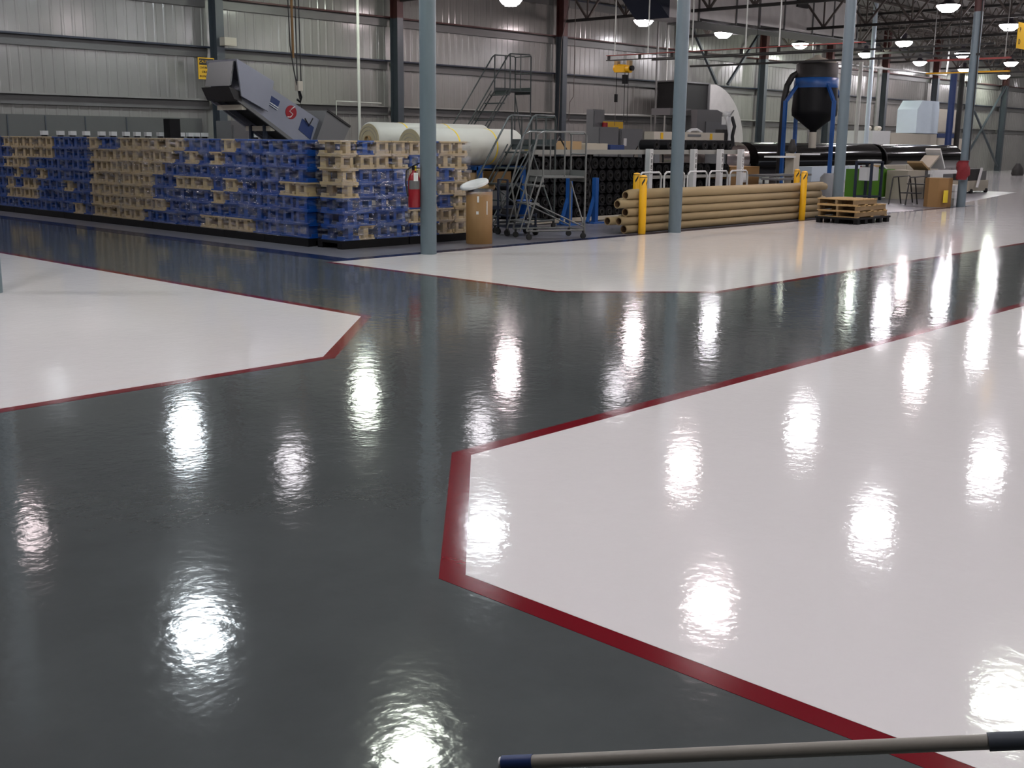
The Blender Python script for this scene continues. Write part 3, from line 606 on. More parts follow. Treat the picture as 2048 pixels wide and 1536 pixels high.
roll0 = None; COREM = mat('dark core board', (0.02, 0.019, 0.018), 0.8)
def core_roll(x, z, y, lab):
    global roll0
    if roll0 is None:
        roll0 = thing('black_roll', lab, 'roll', (x, y, z), 'black rolls on the long rack')
        MB().pipe((x, y, z), (x, y+1.5, z), 0.125, 0.07, 24).build('wound_film', BLACKP, roll0)
        MB().pipe((x, y-0.02, z), (x, y+1.52, z), 0.06, 0.048, 20).build('core', COREM, roll0)
        return roll0
    else: return dup(roll0, (x, y, z), None, lab)
for r_i in range(5):
    for c_i in range(14):
        core_roll(17.45+c_i*0.268, 0.18+r_i*0.262, 15.7, 'black roll left of the number posts, %s from left, %s row up' % (ORD[c_i], ORD[r_i]))
for r_i, z in enumerate((0.30, 0.68, 1.06)):
    for c_i in range(12):
        if (c_i*7+r_i*3) % 5 == 4: continue
        core_roll(21.45+c_i*0.285, z, 15.75, 'black roll between the number posts, place %s, %s shelf up' % (ORD[c_i], ORD[r_i]))
for c_i, x in enumerate((21.62, 22.15, 22.7, 23.15, 23.6, 24.0, 24.35, 24.7)):
    core_roll(x, 1.625, 15.75, 'black roll lying on top of the rack, %s from the left' % ORD[c_i]).scale = (1, 0.28, 1)
POSTS = [(21.01, '7 8 8 7'), (22.76, '8 0 8'), (23.89, '8 7 8 2'), (24.82, '6 2 7 6')]
for i, (x, s) in enumerate(POSTS):
    t = thing('number_post', 'white upright with vertical black figures on the roll rack, %s from the left' % ORD[i], 'post', (x, 15.5, 0), 'white numbered rack posts')
    MB().b(x-0.065, x+0.065, 15.44, 15.56, 0, 1.54).build('post', WHT, t)
    ls = MB().b(x-0.05, x+0.05, 15.43, 15.44, 0.95, 1.47).build('label_strip', LABW, t)
    for k, ch in enumerate(s.split()):
        text('figure', ch, 0.13, INK, (x, 15.428, 1.39-k*0.125), FRONT, ls)
for z in (0.16, 0.54, 0.92):
    MB().b(21.1, 24.8, 15.6, 17.3, z-0.02, z).b(21.1, 24.8, 15.58, 15.62, z-0.05, z+0.02).build('rack_shelf', GIRTL, CR)
for i, x in enumerate((19.35, 20.22, 21.1, 21.95, 22.8)):
    MB().tube([(x, 14.5, 0), (x, 14.5, 0.96), (x+0.02, 14.5, 1.02), (x+0.08, 14.5, 1.06), (x+0.67, 14.5, 1.06), (x+0.73, 14.5, 1.02), (x+0.75, 14.5, 0.96), (x+0.75, 14.5, 0)], 0.022, 10).build(
        'guard_hoop', WHT, label='white tube guard hoop before the number posts, %s from the left' % ORD[i], cat='guard rail', group='white guard hoops')
for i, x in enumerate((17.9, 18.75)):
    t = thing('blue_cradle_post', ('left', 'right')[i]+' blue cradle post in front of the black rolls, beside the kraft tubes', 'post', (x, 15.2, 0), 'blue cradle posts')
    MB().b(x-0.05, x+0.05, 15.15, 15.25, 0, 0.95).b(x-0.2, x+0.2, 15.05, 15.35, 0, 0.03).bar((x-0.25, 15.2, 0.03), (x-0.04, 15.2, 0.55), 0.06, 0.05).build('upright', BLUES, t)
# cartons on the top shelf
for nm, x0, x1, h, m, lab in (('carton', 18.0, 19.1, 0.19, CARD, 'long tan carton on the rack top by the ladders'), ('carton', 17.4, 17.9, 0.10, YELT, 'low yellowish carton at the left end of the rack top'),
        ('carton', 19.25, 20.0, 0.15, BEIGE, 'pale carton on the rack top, right of the tan one'), ('paper_pack', 20.1, 20.6, 0.12, BLUEG, 'blue printed pack on the rack top')):
    MB().b(x0, x1, 15.9, 16.5, 1.50, 1.50+h).b(x0+0.02, x1-0.02, 16.19, 16.21, 1.50+h, 1.503+h).build(nm, m, label=lab, cat='box')
MB().tube([(17.9, 15.7, 1.5), (18.25, 15.8, 1.78), (18.45, 15.75, 1.5)], 0.02).build('bent_bracket', DKB, label='bent dark bracket leaning on the tan carton', cat='bracket')
# ------------------------------------------------------------------ kraft tubes and bollards
tube0 = None; rt = random.Random(9)
LR = ['bottom', 'second', 'third', 'fourth', 'top']
for r_i in range(5):
    for c_i in range(4):
        x = (17.02, 16.86, 17.05, 16.80, 17.04)[r_i]+(c_i*0.24+rt.uniform(-.03, .05) if c_i else 0)-(0.42 if (r_i == 1 and c_i == 1) else 0)
        y = 13.09+c_i*0.158; z = 0.082+r_i*0.158
        lab = 'kraft paper tube, %s row, %s' % (LR[r_i], ('facing the white floor', 'second from the front', 'third from the front', 'hindmost')[c_i])
        if tube0 is None:
            tube0 = MB().pipe((0, 0, 0), (7.65, 0, 0), 0.078, 0.062, 24).build('kraft_tube', TUBE); o = tube0
            MB().pipe((-0.0005, 0, 0), (0.4, 0, 0), 0.0615, 0.060, 24).build('inner_wall', TUBEIN, o)
            o.location = (x, y, z); o['label'] = lab; o['category'] = 'tube'; o['group'] = 'stacked kraft paper tubes'
        else: dup(tube0, (x, y, z), None, lab)
for m_ in [tube0.data]:
    for p in m_.polygons: p.use_smooth = abs(p.normal.x) < 0.5
for x, y, lab in ((17.33, 12.90, 'yellow bollard before the left end of the kraft tubes'), (18.45, 13.9, 'yellow bollard behind the left end of the kraft tubes'), (23.41, 12.93, 'yellow bollard before the right end of the kraft tubes'), (24.9, 13.95, 'yellow bollard behind the right end of the kraft tubes')):
    t = thing('bollard', lab, 'bollard', (x, y, 0), 'yellow bollards')
    MB().lathe((x, y, 0), [(0.072, 0), (0.072, 1.05), (0.06, 1.08), (0.02, 1.09)], 28).build('sleeve', YEL, t)
    for k in range(4):
        a0 = -2.9+k*1.25; mb = MB(); vs = []
        for q in range(9):
            da = 0.85*q/8
            for z in (0.90+0.10*q/8, 0.955+0.10*q/8): vs.append((x+0.0738*math.cos(a0+da), y+0.0738*math.sin(a0+da), z-0.01))
        mb.add(vs, [(2*q, 2*q+2, 2*q+3, 2*q+1) for q in range(8)])
        mb.build('black_stripe', INK, t)
    MB().pipe((x, y, 1.045), (x, y, 1.055), 0.0735, 0.06, 28).build('black_ring', INK, t)
# ------------------------------------------------------------------ low pallets on black skid
t = thing('black_skid', 'black plastic skid with block feet under the wooden pallets', 'pallet', (23.6, 11.8, 0))
SKR = R(0)
MB().b(22.85, 24.45, 11.3, 12.3, 0.10, 0.14).build('skid_deck', BLACKP, t)
for i in range(5):
    for j in range(3):
        x, y = 22.95+i*0.35, 11.36+j*0.44
        MB().b(x-0.06, x+0.06, y-0.05, y+0.05, 0, 0.10).build('foot', BLACKP, t)
def pallet(x0, y0, z0, L, W, lab, m, rz=0):
    t = thing('wooden_pallet', lab, 'pallet', (x0, y0, z0), 'wooden pallets on the black skid')
    for k in range(3): MB().b(x0, x0+L, y0+k*(W-0.05)/2, y0+k*(W-0.05)/2+0.05, z0+0.02, z0+0.11).build('stringer', WOODD, t)
    for k in range(6): MB().b(x0+k*(L-0.14)/5, x0+k*(L-0.14)/5+0.14, y0-0.01, y0+W+0.01, z0+0.11, z0+0.13).build('top_board', m, t)
    for k in range(3): MB().b(x0+k*(L-0.12)/2, x0+k*(L-0.12)/2+0.12, y0-0.01, y0+W+0.01, z0, z0+0.02).build('bottom_board', m, t)
    t.rotation_euler = (0, 0, rz)
pallet(22.9, 11.35, 0.14, 1.45, 0.9, 'lowest wooden pallet on the black skid', WOOD)
pallet(22.88, 11.34, 0.272, 1.45, 0.92, 'middle wooden pallet on the black skid', WOOD, R(1.5))
pallet(22.86, 11.38, 0.404, 0.95, 0.9, 'topmost wooden pallet on the left of the black skid', WOOD, R(-2))
# ================================================================== BEYOND THE TUBES
def panel_box(name, lab, cat, x0, x1, y0, y1, z0, z1, m, door=True, group=None):
    t = thing(name, lab, cat, ((x0+x1)/2, (y0+y1)/2, z0), group)
    MB().b(x0, x1, y0, y1, z0, z1).build('body', m, t)
    if door: d_ = MB().b(x0+0.04, x1-0.04, y0-0.025, y0, z0+0.05, z1-0.05).build('door', m, t); MB().b(x1-0.10, x1-0.07, y0-0.05, y0-0.025, (z0+z1)/2-0.08, (z0+z1)/2+0.08).build('handle', BLACKP, d_)
    return t
# electrical cabinets
panel_box('electrical_cabinet', 'grey electrical cabinet under the yellow hoist, left of the pair', 'cabinet', 29.7, 30.75, 24, 24.5, 0, 2.16, GRM, group='grey electrical cabinets')
t = panel_box('electrical_cabinet', 'grey electrical cabinet under the yellow hoist, right of the pair', 'cabinet', 30.85, 32.1, 24, 24.5, 0, 2.12, GRM, group='grey electrical cabinets')
MB().b(31.0, 31.15, 23.95, 23.972, 1.55, 1.8).build('label', LABW, t)
panel_box('wall_box', 'grey switch box standing tall behind the electrical cabinets', 'electrical box', 30.5, 31.1, 24.9, 25.2, 0, 2.75, GRM)
MB().cyl((30.95, 24.75, 2.12), (30.95, 24.75, 2.32), 0.1, 16).build('warning_beacon', REDP, label='small red beacon above the electrical cabinets', cat='beacon')
MB().b(31.0, 32.1, 24.86, 24.9, 2.12, 2.36).build('yellow_sign', YELS, label='long yellow strip sign behind the electrical cabinets', cat='sign')
# winder
t = thing('winding_machine', 'cream crossbeam winding machine with yellow warning labels behind the rack', 'machine', (28.7, 20, 0))
MB().b(27.3, 31.0, 20.0, 20.35, 1.74, 1.99).build('crossbeam', CRM, t)
for x in (27.35, 30.85): MB().b(x-0.12, x+0.12, 19.9, 20.5, 0, 1.74).build('upright', GRM, t)
MB().cyl((27.4, 20.2, 1.55), (30.8, 20.2, 1.55), 0.09, 20).build('idler_roller', MGR, t)
for x in (27.62, 30.2): MB().b(x, x+0.12, 19.985, 20.0, 1.78, 1.96).build('yellow_label', YELS, t)
MB().b(29.0, 29.7, 19.985, 20.0, 1.86, 1.93).build('name_strip', GRM, t)
MB().tube([(29.2, 20.15, 1.99), (29.4, 20.15, 2.06), (29.7, 20.15, 2.07), (29.95, 20.15, 1.99)], 0.05, 8).build('top_cover', WHT, t)
t = thing('turret_head', 'tall narrow machine head with white and black hoses before the duct elbow', 'machine', (31.5, 20.2, 0))
MB().b(31.25, 31.55, 20.20, 20.50, 0, 2.1).build('column', DKB, t)
MB().b(31.20, 31.50, 20.10, 20.25, 2.25, 2.5).lathe((31.35, 20.18, 0), [(0.02, 2.48), (0.13, 2.52), (0.12, 2.64), (0.02, 2.66)], 14).build('head', WHT, t)
MB().tube([(31.20, 20.10, 2.5), (31.30, 20.05, 2.2), (31.45, 20.10, 1.95), (31.35, 20.05, 1.7)], 0.05, 8).build('white_hose', WHT, t)
MB().tube([(31.55, 20.10, 2.5), (31.65, 20.05, 2.2), (31.55, 20.05, 1.9), (31.70, 20.10, 1.6)], 0.055, 8).build('black_hose', CABLE, t)
# silver roll then black film roll along the same shaft
def bigroll(name, lab, cat, x0, x1, y, z, r, m, rings):
    t = thing(name, lab, cat, (x0, y, z-r))
    MB().cyl((x0, y, z), (x1, y, z), r, 48).build('roll_face', m, t)
    for x in rings: MB().pipe((x, y, z), (x+0.05, y, z), r+0.012, r-0.02, 48).build('end_ring', DKB, t)
    MB().cyl((x0-0.1, y, z), (x1+0.1, y, z), 0.09, 16).build('shaft', MGR, t)
    return t
bigroll('steel_roller', 'big pale polished steel roller behind the roll rack', 'roller', 28.8, 33.8, 21.3, 1.16, 0.56, CHROME, (28.8,))
BF = mat('glossy black film', (0.006, 0.006, 0.006), 0.12, coat=0.5)
bigroll('black_film_roll', 'very long glossy black roll behind the hopper, left length', 'roll', 34.3, 43.6, 21.3, 1.12, 0.60, BF, ())
bigroll('black_film_roll', 'very long glossy black roll right of the hopper, right length', 'roll', 44.0, 51.6, 21.3, 1.08, 0.62, BF, (43.98,))
MB().cyl((51.62, 21.3, 1.08), (51.66, 21.3, 1.08), 0.58, 40).build('roll_end_cap', BLUEG, label='dark blue end disc of the long black roll', cat='disc')
for i, x in enumerate((34.0, 38.5, 43.8, 48.0, 52.3)):
    MB().b(x-0.12, x+0.12, 20.9, 21.7, 0, 0.48 if 34.2 < x < 52 and x != 43.8 else 1.0).build('roll_stand', MGR, label='grey stand %s under the long black roll' % ORD[i], cat='stand', group='stands under the long black roll')
# white machine bed
t = thing('machine_bed', 'long white sheet metal machine bed in front of the black roll', 'machine', (40.5, 19.7, 0))
for k, (a, b_) in enumerate(((35.6, 38.2), (38.25, 40.9), (40.95, 43.0), (43.05, 46.0))):
    MB().b(a, b_, 19.4, 20.0, 0.42, 0.92).build('side_panel', WHTB if k < 2 else BEIGE, t)
    MB().b(a, b_, 19.45, 20.0, 0.0, 0.42).build('lower_panel', GRM if k % 2 else WHT, t)
# far machine cabinets
panel_box('machine_cabinet', 'pale grey machine cabinet above the black roll, left of the bluish one', 'cabinet', 49.4, 51.2, 24, 25.4, 0, 2.30, WHT, False)
panel_box('machine_cabinet', 'wide cream machine cabinet above the black roll', 'cabinet', 51.3, 56.4, 24, 25.4, 0, 2.22, CRM, False)
panel_box('machine_cabinet', 'cream machine cabinet above the right end of the black roll', 'cabinet', 56.5, 60.2, 24, 25.4, 0, 2.02, CRM, False)
t = thing('hooded_cabinet', 'bluish white cabinet with sloped hood high above the black roll', 'cabinet', (55, 24.3, 2.25))
MB().b(53.7, 56.2, 23.9, 24.9, 2.24, 3.35).build('body', WHTB, t)
MB().slab([(53.7, 3.35), (56.2, 3.35), (56.1, 3.78), (54.2, 3.78)], 23.9, 24.9).build('hood', WHTB, t)
panel_box('machine_cabinet', 'cream wall cabinet with black handle right of the bluish one', 'cabinet', 56.8, 59.3, 24.2, 24.9, 2.30, 3.45, CRM)
MB().b(56.7, 59.4, 24.1, 25.0, 2.06, 2.26).build('cabinet_base', BLUEG, label='dark blue base under the cream wall cabinet', cat='base')
for x0, lab in ((49.9, 'small motor on the left far cabinet'), (50.9, 'small valve block on the left far cabinet')):
    MB().cyl((x0-0.15, 24.5, 2.42), (x0+0.2, 24.5, 2.42), 0.10, 12).b(x0-0.1, x0+0.1, 24.4, 24.6, 2.30, 2.36).build('motor', CRM, label=lab, cat='motor')
# fan housing and duct elbow
t = thing('fan_housing', 'dark grey rounded fan housing below the elbow', 'fan', (39.6, 26.3, 0))
pf = [(38.3, 2.96), (39.7, 2.98), (40.15, 2.86), (40.5, 2.6), (40.58, 2.2), (40.58, 0), (38.3, 0)]
MB().slab(pf, 26.0, 27.2).build('scroll_case', MGR, t)
MB().b(38.9, 40.3, 25.96, 26.0, 1.7, 2.5).build('access_door', GRM, t)
MB().b(36.9, 38.3, 26.3, 27.2, 2.72, 2.98).build('inlet_duct', MGR, t)
t = thing('duct_elbow', 'very large galvanised duct elbow with dark opening on the far wall', 'duct', (43, 28.6, 1.7))
el = [(42.55, 4.14)]+[(42.6+2.85*math.sin(a), 1.5+2.68*math.cos(a)) for a in [R(d) for d in range(8, 96, 8)]]+[(45.3, 1.7), (42.55, 1.7)]
MB().slab(el, 28.3, 29.2).build('elbow_cheek', GALV, t)
MB().b(40.0, 42.55, 28.35, 29.2, 3.05, 4.14).build('dark_inlet', BLACKR, t)
MB().b(39.9, 42.6, 28.3, 29.2, 4.14, 4.2).b(42.5, 42.58, 28.28, 29.2, 3.0, 4.2).build('inlet_frame', MGR, t)
MB().bar((44.5, 28.27, 3.1), (43.9, 28.27, 2.6), 0.05, 0.03).build('seam', MGR, t)
# ------------------------------------------------------------------ hopper
hx, hy = 34.05, 18.6
t = thing('cone_hopper', 'tall black cone bottom hopper held in a bright blue frame', 'hopper', (hx, hy, 0))
er = Vector((0.683, -0.730, 0)); ea = Vector((0.730, 0.683, 0))
MB().lathe((hx, hy, 0), [(0.10, 2.04), (0.12, 2.12), (0.71, 2.58), (0.725, 2.75), (0.68, 3.50)], 40).build('cone_tank', BLACKP, t)
MB().lathe((hx, hy, 0), [(0.66, 3.50), (0.66, 4.16), (0.61, 4.21)], 40).build('upper_drum', DKB, t)
MB().lathe((hx, hy, 0), [(0.69, 3.44), (0.695, 3.46), (0.695, 3.74), (0.665, 3.76), (0.66, 3.5)], 40, False).build('blue_band', BLUES, t)
MB().lathe((hx, hy, 0), [(0.62, 4.21), (0.58, 4.25), (0.12, 4.40), (0.10, 4.47), (0.04, 4.48)], 32).build('cream_lid', CRM, t)
MB().cyl((hx, hy, 1.55), (hx, hy, 2.06), 0.12, 18).build('outlet', CRM, t)
for ang in (198, 288, 18, 108):
    a = R(ang); dr = er*math.cos(a)+ea*math.sin(a)
    o = Vector((hx, hy, 0)); q = o+dr*1.08; p = o+dr*0.66
    MB().bar((q.x, q.y, 0), (q.x, q.y, 3.02), 0.10, 0.10).bar((q.x, q.y, 2.98), (p.x, p.y, 3.55), 0.09, 0.09).b(q.x-0.12, q.x+0.12, q.y-0.12, q.y+0.12, 0, 0.015).build('leg', BLUES, t)
hp = [Vector((hx, hy, 0))-er*0.58+Vector((0, 0, 3.92)), Vector((hx, hy, 0))-er*0.78+Vector((0, 0, 3.80)), Vector((hx, hy, 0))-er*0.93+Vector((0, 0, 3.52)), Vector((hx, hy, 0))-er*1.0+Vector((0, 0, 3.1)), Vector((hx, hy, 0))-er*1.02+Vector((0, 0, 2.2)), Vector((hx, hy, 0))-er*1.05+Vector((0, 0, 0.3))]
pts = []
for i in range(len(hp)-1):
    for k in range(4): pts.append(hp[i].lerp(hp[i+1], k/4))
pts.append(hp[-1]); MB().tube(pts, 0.095, 14).build('feed_hose', DKB, t)
# extruder table in front of the hopper
t = thing('work_stand', 'cream column stand with white trays between bollard and hopper', 'stand', (27.2, 15.4, 0))
MB().b(27.0, 27.3, 15.25, 15.5, 0, 1.44).build('column', CRM, t)
MB().b(26.1, 27.0, 15.2, 15.6, 1.33, 1.37).build('left_tray', WHT, t)
MB().b(27.3, 28.3, 15.2, 15.6, 1.40, 1.44).build('right_tray', WHT, t)
MB().b(25.5, 27.9, 15.2, 15.7, 0.86, 0.91).b(26.4, 26.6, 15.4, 15.6, 0.0, 0.86).build('low_table', MGR, t)
MB().lathe((27.15, 15.4, 0), [(0.05, 1.44), (0.12, 1.5), (0.10, 1.62), (0.05, 1.8)], 14).build('clamp_head', DKB, t)
t = panel_box('carton', 'big brown carton with white label right of the last guard hoop', 'box', 25.0, 26.4, 15.9, 16.9, 0, 1.10, DRUMC, False)
MB().b(25.55, 25.75, 15.88, 15.9, 0.7, 0.95).build('label', LABW, t)
t = thing('stool', 'dark metal stool before the brown carton', 'stool', (25.4, 14.75, 0))
MB().b(25.0, 25.8, 14.5, 15.0, 0.80, 0.85).build('seat', MGR, t)
for a in (25.05, 25.75):
    for b_ in (14.55, 14.95): MB().b(a-0.02, a+0.02, b_-0.02, b_+0.02, 0, 0.8).build('leg', DKB, t)
t = thing('hand_wheel_unit', 'small grey fan unit between the two right bollards', 'machine', (27.0, 14.6, 0))
MB().lathe((27.2, 14.3, 0), [(0.22, 0), (0.24, 0.1), (0.24, 0.85), (0.15, 0.95)], 20).build('body', GRM, t)
# ------------------------------------------------------------------ monorail and hoist
t = thing('monorail_beam', 'dark red monorail hoist beam hung below the roof trusses', 'beam', (30, 19, 4.2))
MB().b(29.92, 30.08, 15.0, 23.95, 4.41, 4.43).build('top_flange', RAILR, t)
for k in range(8): MB().b(29.985, 30.015, 15.1+k*1.25, 15.2+k*1.25, 4.28, 4.41).build('beam_web', DKB, t)
MB().b(29.92, 30.08, 15.0, 23.95, 4.26, 4.28).build('bottom_flange', DKB, t)
for y in (23.66, 22.33, 20.66, 18.77, 17.65, 15.5): MB().cyl((30, y, 4.43), (30, y, 7.85), 0.022, 8).build('hanger_rod', PIPEW, t)
MB().b(32.0, 32.08, 12.5, 22.1, 4.10, 4.16).build('festoon_rail', DKB, label='thin black rail running below the monorail beam', cat='rail')
MB().b(32.6, 32.68, 12.5, 24.1, 4.42, 4.47).cyl((32.64, 13.5, 4.47), (32.64, 13.5, 7.85), 0.012, 6).cyl((32.64, 20, 4.47), (32.64, 20, 7.85), 0.012, 6).build('festoon_rail', DKB, label='thin black rail running level with the monorail beam', cat='rail')
t = thing('electric_hoist', 'yellow electric chain hoist hanging from the monorail beam', 'hoist', (30, 23.3, 3.9))
MB().cyl((30, 23.62, 4.02), (30, 23.0, 3.98), 0.13, 20).b(29.86, 30.14, 23.15, 23.55, 3.88, 4.08).build('motor_body', YEL, t)
for y in (23.55, 23.05): MB().b(29.92, 30.08, y-0.06, y+0.06, 4.04, 4.24).build('trolley', CARD, t)
MB().cyl((30, 23.0, 4.0), (30, 22.9, 4.0), 0.08, 14).build('end_cap', BLACKP, t)
MB().b(29.93, 30.07, 23.12, 23.28, 3.52, 3.80).build('chain_container', BLACKP, t)
MB().tube([(30, 23.22, 3.9), (30, 23.22, 2.3)], 0.012).build('load_chain', CABLE, t); MB().tube([(30, 23.08, 3.9), (30, 23.08, 2.3)], 0.012).build('load_chain', CABLE, t)
MB().tube([(30, 23.56, 3.95), (30, 23.56, 3.2)], 0.012).b(29.96, 30.04, 23.52, 23.6, 2.95, 3.2).build('pendant_control', BLACKP, t)
MB().tube([(30, 23.56, 2.95), (30, 23.58, 2.2)], 0.008).build('cord', CORD, t)
t = thing('overhead_rail_loop', 'second red and yellow overhead rail beyond the farthest pillar', 'beam', (42, 17, 4.4))
MB().b(42.0, 42.15, 15.5, 18.5, 4.70, 4.76).build('red_rail', RAILR, t); MB().b(42.0, 42.15, 15.5, 18.5, 4.25, 4.30).build('yellow_rail', YEL, t)
for y in (15.7, 18.3): MB().cyl((42.07, y, 4.76), (42.07, y, 7.85), 0.02, 6).build('hanger_rod', PIPEG, t)
# ------------------------------------------------------------------ conduits and cords
def pipe(name, pts, r, m, lab, cat='pipe'): MB().tube(pts, r, 8).build(name, m, label=lab, cat=cat)
pipe('vertical_pipe', [(23.06, 28.2, 0), (23.06, 28.2, 7.85)], 0.05, PIPEW, 'thin white pipe from floor to roof between two wall columns at left')
pipe('wall_conduit', [(24.8, 29.2, 2.83), (22.95, 29.2, 2.85), (22.95, 29.2, 1.2)], 0.022, PIPEW, 'thin bent conduit beside the thin white pipe')
pipe('wall_conduit', [(36.0, 29.2, 2.74), (39.6, 29.2, 2.78), (39.65, 29.2, 1.4)], 0.03, PIPEW, 'white bent conduit left of the second round pillar')
pipe('wall_conduit', [(39.9, 29.2, 7.8), (39.9, 29.2, 1.4)], 0.05, PIPEG, 'grey conduit rising left of the second round pillar')
pipe('wall_conduit', [(40.3, 29.0, 7.8), (40.3, 29.0, 1.4)], 0.035, PIPEW, 'pale conduit rising just left of the second round pillar')
pipe('drop_cable', [(32.8, 28, 7.8), (32.75, 28, 6.5), (32.35, 28, 5.2), (32.3, 28, 2.6), (32.2, 28, 1.2)], 0.014, CORD, 'long brown cord hanging right of the third wall column', 'cord')
pipe('drop_cable', [(33.1, 28, 7.8), (33.12, 28, 4.1), (33.1, 28, 3.3), (32.9, 28, 3.1), (32.85, 28, 2.4)], 0.014, CORD, 'kinked brown cord ending halfway down the far wall', 'cord')
for i, (x, y, r, m, z0, lab) in enumerate(((47.8, 24.0, 0.09, PIPEW, 0, 'thick bright white pipe right of the hopper pillar, rising leftmost'), (48.8, 24.0, 0.10, WHTB, 0, 'thick bright bluish pipe right of the hopper'),
        (50.9, 24.6, 0.10, PIPEG, 2.3, 'grey pipe rising over the left far cabinet'), (47.2, 26, 0.06, PIPEG, 0, 'grey pipe close behind the hopper pillar'), (55.9, 23.2, 0.16, BLUEG, 0, 'dark blue riser crossing the bluish cabinet'), (56.9, 23.2, 0.13, DKB, 0, 'black riser crossing the bluish cabinet'), (60.5, 24.0, 0.07, BLUEG, 0, 'dark riser right of the cream wall cabinet'))):
    pipe('riser_pipe', [(x, y, z0), (x, y, 5.2 if i not in (1, 3) else 7.8)], r, m, lab)
pipe('header_pipe', [(57.4, 24.2, 7.9), (57.4, 24.2, 5.15), (57.3, 24.2, 5.1), (46, 24.2, 5.05)], 0.05, PIPEG, 'horizontal grey header pipe joining the risers')
# ------------------------------------------------------------------ right hand clutter
t = thing('leg_frame', 'tall thin dark blue frame with white box beside the green bin', 'frame', (33.4, 16.3, 0))
for x in (33.05, 33.75):
    for y in (16.0, 16.5): MB().b(x-0.035, x+0.035, y-0.035, y+0.035, 0, 1.18).build('leg', NAVYST, t)
MB().b(33.0, 33.8, 15.97, 16.53, 1.14, 1.19).b(33.0, 33.8, 15.97, 16.53, 0.1, 0.14).build('rail', NAVYST, t)
MB().b(33.15, 33.65, 16.05, 16.45, 0.6, 1.0).build('white_box', WHT, t)
MB().b(33.1, 33.7, 16.0, 16.5, 1.19, 1.23).build('top_tray', WHT, t)
t = thing('green_bin', 'bright green square bin heaped with scraps', 'bin', (34.3, 16.2, 0))
MB().b(33.95, 35.55, 16.4, 17.3, 0.05, 0.92).build('bin_body', GREEN, t)
for k, (a, b_, c, m) in enumerate(((34.2, 16.6, 0.25, LABW), (34.7, 16.8, -0.3, CARD), (35.1, 16.7, 0.4, LABW), (34.9, 17.0, 0.1, REDC))):
    MB().box((a, b_, 0.97), (0.5, 0.35, 0.05), rot=Matrix.Rotation(c, 3, 'Y')).build('scrap_sheet', m, label=('crumpled white sheet at the left of the green bin', 'brown scrap in the green bin', 'crumpled white sheet at the right of the green bin', 'red scrap in the green bin')[k], cat='scrap')
t = thing('step_stool', 'dark tube step stool standing before the green bin', 'step stool', (32.2, 14.4, 0))
for y in (14.15, 14.65):
    MB().tube([(31.5, y, 0), (31.65, y, 0.74), (31.7, y, 0.78), (32.75, y, 0.80), (32.8, y, 0.76), (33.1, y, 0)], 0.02).tube([(32.0, y, 0.78), (32.3, y, 0)], 0.02).build('side_frame', DKB, t)
for x, z in ((32.3, 0.30), (32.7, 0.55)): MB().b(x-0.1, x+0.25, 14.15, 14.65, z, z+0.03).build('tread', DKB, t)
panel_box('carton', 'tall grey brown carton right of the green bin', 'box', 34.75, 36.0, 15.6, 16.3, 0, 0.90, BEIGE, False)
t = thing('barrier_board', 'white board with small black marks beside the brown octagonal carton', 'board', (35.2, 15.0, 0))
MB().b(35.0, 35.75, 14.9, 15.0, 0, 0.92).b(34.95, 37.0, 14.95, 15.05, 0.80, 0.92).build('board', LABW, t)
MB().b(35.2, 35.5, 14.885, 14.9, 0.55, 0.62).b(35.2, 35.5, 14.885, 14.9, 0.35, 0.44).build('marks', INK, t)
for k, (x, z, a, m, lab) in enumerate(((36.2, 1.0, 0.4, CARD, 'flattened carton leaning on top of the scrap heap'), (36.8, 1.15, -0.5, BEIGE, 'torn pale carton on the scrap heap'), (37.4, 1.25, 0.9, LABW, 'upright white sheet on the scrap heap'))):
    MB().box((x, 15.9, z), (0.8, 0.5, 0.06), rot=Matrix.Rotation(a, 3, 'Y')).build('cardboard_scrap', m, label=lab, cat='scrap')
MB().b(36.05, 38.0, 15.5, 16.3, 0, 0.88).build('skip', MGR, label='dark grey skip full of cardboard behind the octagonal carton', cat='bin')
poly = [(31.55+0.36*math.cos(R(22.5+45*k)), 13.25+0.36*math.sin(R(22.5+45*k))) for k in range(8)]
t = thing('octagonal_carton', 'brown octagonal carton with yellow bag showing beside the far pillar', 'box', (31.55, 13.25, 0))
MB().prism(poly, 0, 0.80).build('carton_body', DRUMC, t)
MB().box((31.32, 12.93, 0.30), (0.22, 0.012, 0.34), rz=R(-8)).build('yellow_bag', YELT, t)
for k in range(3): MB().b(32.35, 32.65, 13.1, 13.4, 0.002+k*0.2, 0.19+k*0.2).build('white_box', LABW, label='small white box beside the farthest pillar, %s' % ('bottom', 'middle', 'top')[k], cat='box', group='white boxes by the farthest pillar')
mb = MB(); rc = random.Random(3); vs = []; n = 14; K = 8
for k in range(K+1):
    for i in range(n):
        a = 2*math.pi*i/n; rr = 0.15+0.05*math.sin(3*a+k)+0.03*rc.random()+0.06*math.sin(math.pi*k/K)
        vs.append((31.83+rr*math.cos(a), 12.72+rr*math.sin(a)*0.7, 1.28-0.52*k/K))
mb.add(vs, [(k*n+i, k*n+(i+1) % n, (k+1)*n+(i+1) % n, (k+1)*n+i) for k in range(K) for i in range(n)]+[tuple(range(n)), tuple(range(K*n, K*n+n))[::-1]], True)
mb.build('red_cloth', REDC, label='bunched red cloth tied to the farthest pillar', cat='cloth')
t = thing('floor_machine', 'dark floor machine with white bucket right of the farthest pillar', 'machine', (42, 16.5, 0))
MB().b(41.2, 42.2, 16.2, 16.9, 0.45, 0.86).build('motor_box', DKB, t); MB().b(42.2, 43.0, 16.3, 16.8, 0.45, 0.78).build('side_box', MGR, t)
MB().b(41.2, 43.0, 16.2, 16.9, 0.08, 0.45).build('base', BEIGE, t)
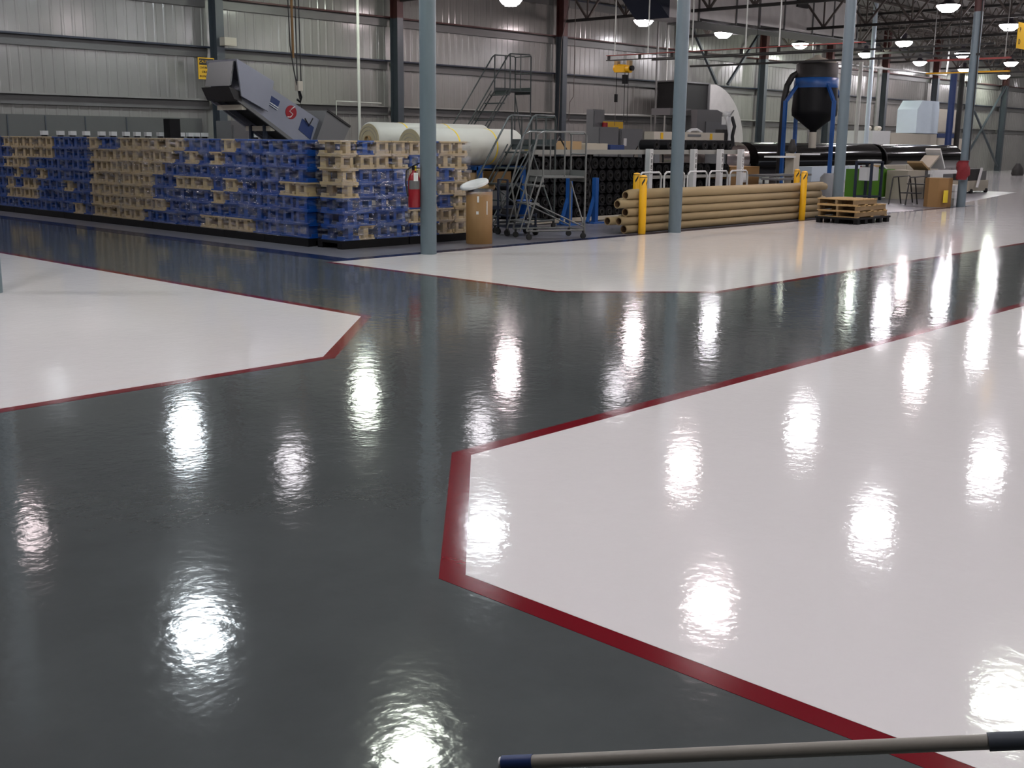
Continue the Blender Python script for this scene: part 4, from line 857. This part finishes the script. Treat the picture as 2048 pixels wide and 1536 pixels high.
MB().bar((41.7, 16.1, 0.2), (42.0, 16.1, 0.9), 0.08, 0.05).build('handle', WHT, t)
for x in (41.4, 42.8): MB().cyl((x, 16.15, 0.08), (x, 16.25, 0.08), 0.08, 14).build('wheel', BLACKR, t)
MB().lathe((68.8, 24.3, 0), [(0.3, 0), (0.35, 0.1), (0.3, 0.4), (0.1, 0.7)], 16).build('covered_pump', DKB, label='small dark lump on the floor at the far right edge', cat='machine')
# ------------------------------------------------------------------ signs
MB().b(18.55, 18.82, 29.24, 29.38, 3.50, 3.54).build('sign_bracket', STEELB, label='short bracket joining the caution sign to the wall column', cat='bracket')
t = thing('caution_sign', 'yellow caution sign on the far wall left of the conveyor', 'sign', (18.32, 29.2, 3.34))
MB().b(18.08, 18.60, 29.22, 29.25, 3.30, 3.90).build('plate', YELS, t)
MB().b(18.11, 18.57, 29.21, 29.22, 3.70, 3.87).build('black_header', INK, t)
text('heading', 'CAUTION', 0.105, YELS, (18.34, 29.205, 3.785), FRONT, t)
for k, s in enumerate(('OVERHEAD', 'CRANES', 'IN MOTION')): text('line', s, 0.085, INK, (18.34, 29.215, 3.62-k*0.12), FRONT, t)
t = thing('hanging_sign', 'yellow hanging sign cut by the right edge of the photo', 'sign', (27.8, 10.0, 3.9))
MB().b(27.45, 28.15, 10.0, 10.02, 3.88, 4.45).build('plate', YELS, t)
for s, x, z in (('P', 27.56, 4.28), ('D', 27.56, 4.02)): text('letter', s, 0.16, INK, (x, 9.995, z), FRONT, t)
MB().cyl((27.5, 10.01, 4.45), (27.5, 10.01, 7.85), 0.006, 6).build('hanging_wire', CABLE, t); MB().cyl((28.1, 10.01, 4.45), (28.1, 10.01, 7.85), 0.006, 6).build('hanging_wire', CABLE, t)
MB().b(18.9, 19.3, 29.1, 29.36, 4.27, 4.5).build('speaker_box', CRM, label='small cream box beside the second wall column, above the girt', cat='box')
# ------------------------------------------------------------------ pole in the foreground
t = thing('extension_pole', 'grey extension pole with navy tip crossing the bottom right corner', 'pole', (2.05, 1.95, 0.015))
p0, p1 = Vector((2.045, 1.942, 0.022)), Vector((2.673, 0.777, 0.30)); dd = (p1-p0)
MB().cyl(p0+dd*0.06, p0+dd*0.93, 0.0185, 24).build('shaft', POLE, t)
MB().cyl(p0+dd*0.005, p0+dd*0.07, 0.0205, 24).build('navy_tip', BLUEG, t)
MB().cyl(p0, p0+dd*0.005, 0.017, 24).build('white_end', WHT, t)
MB().cyl(p0+dd*0.93, p0+dd*1.5, 0.0225, 24).build('grip', GRIP, t)
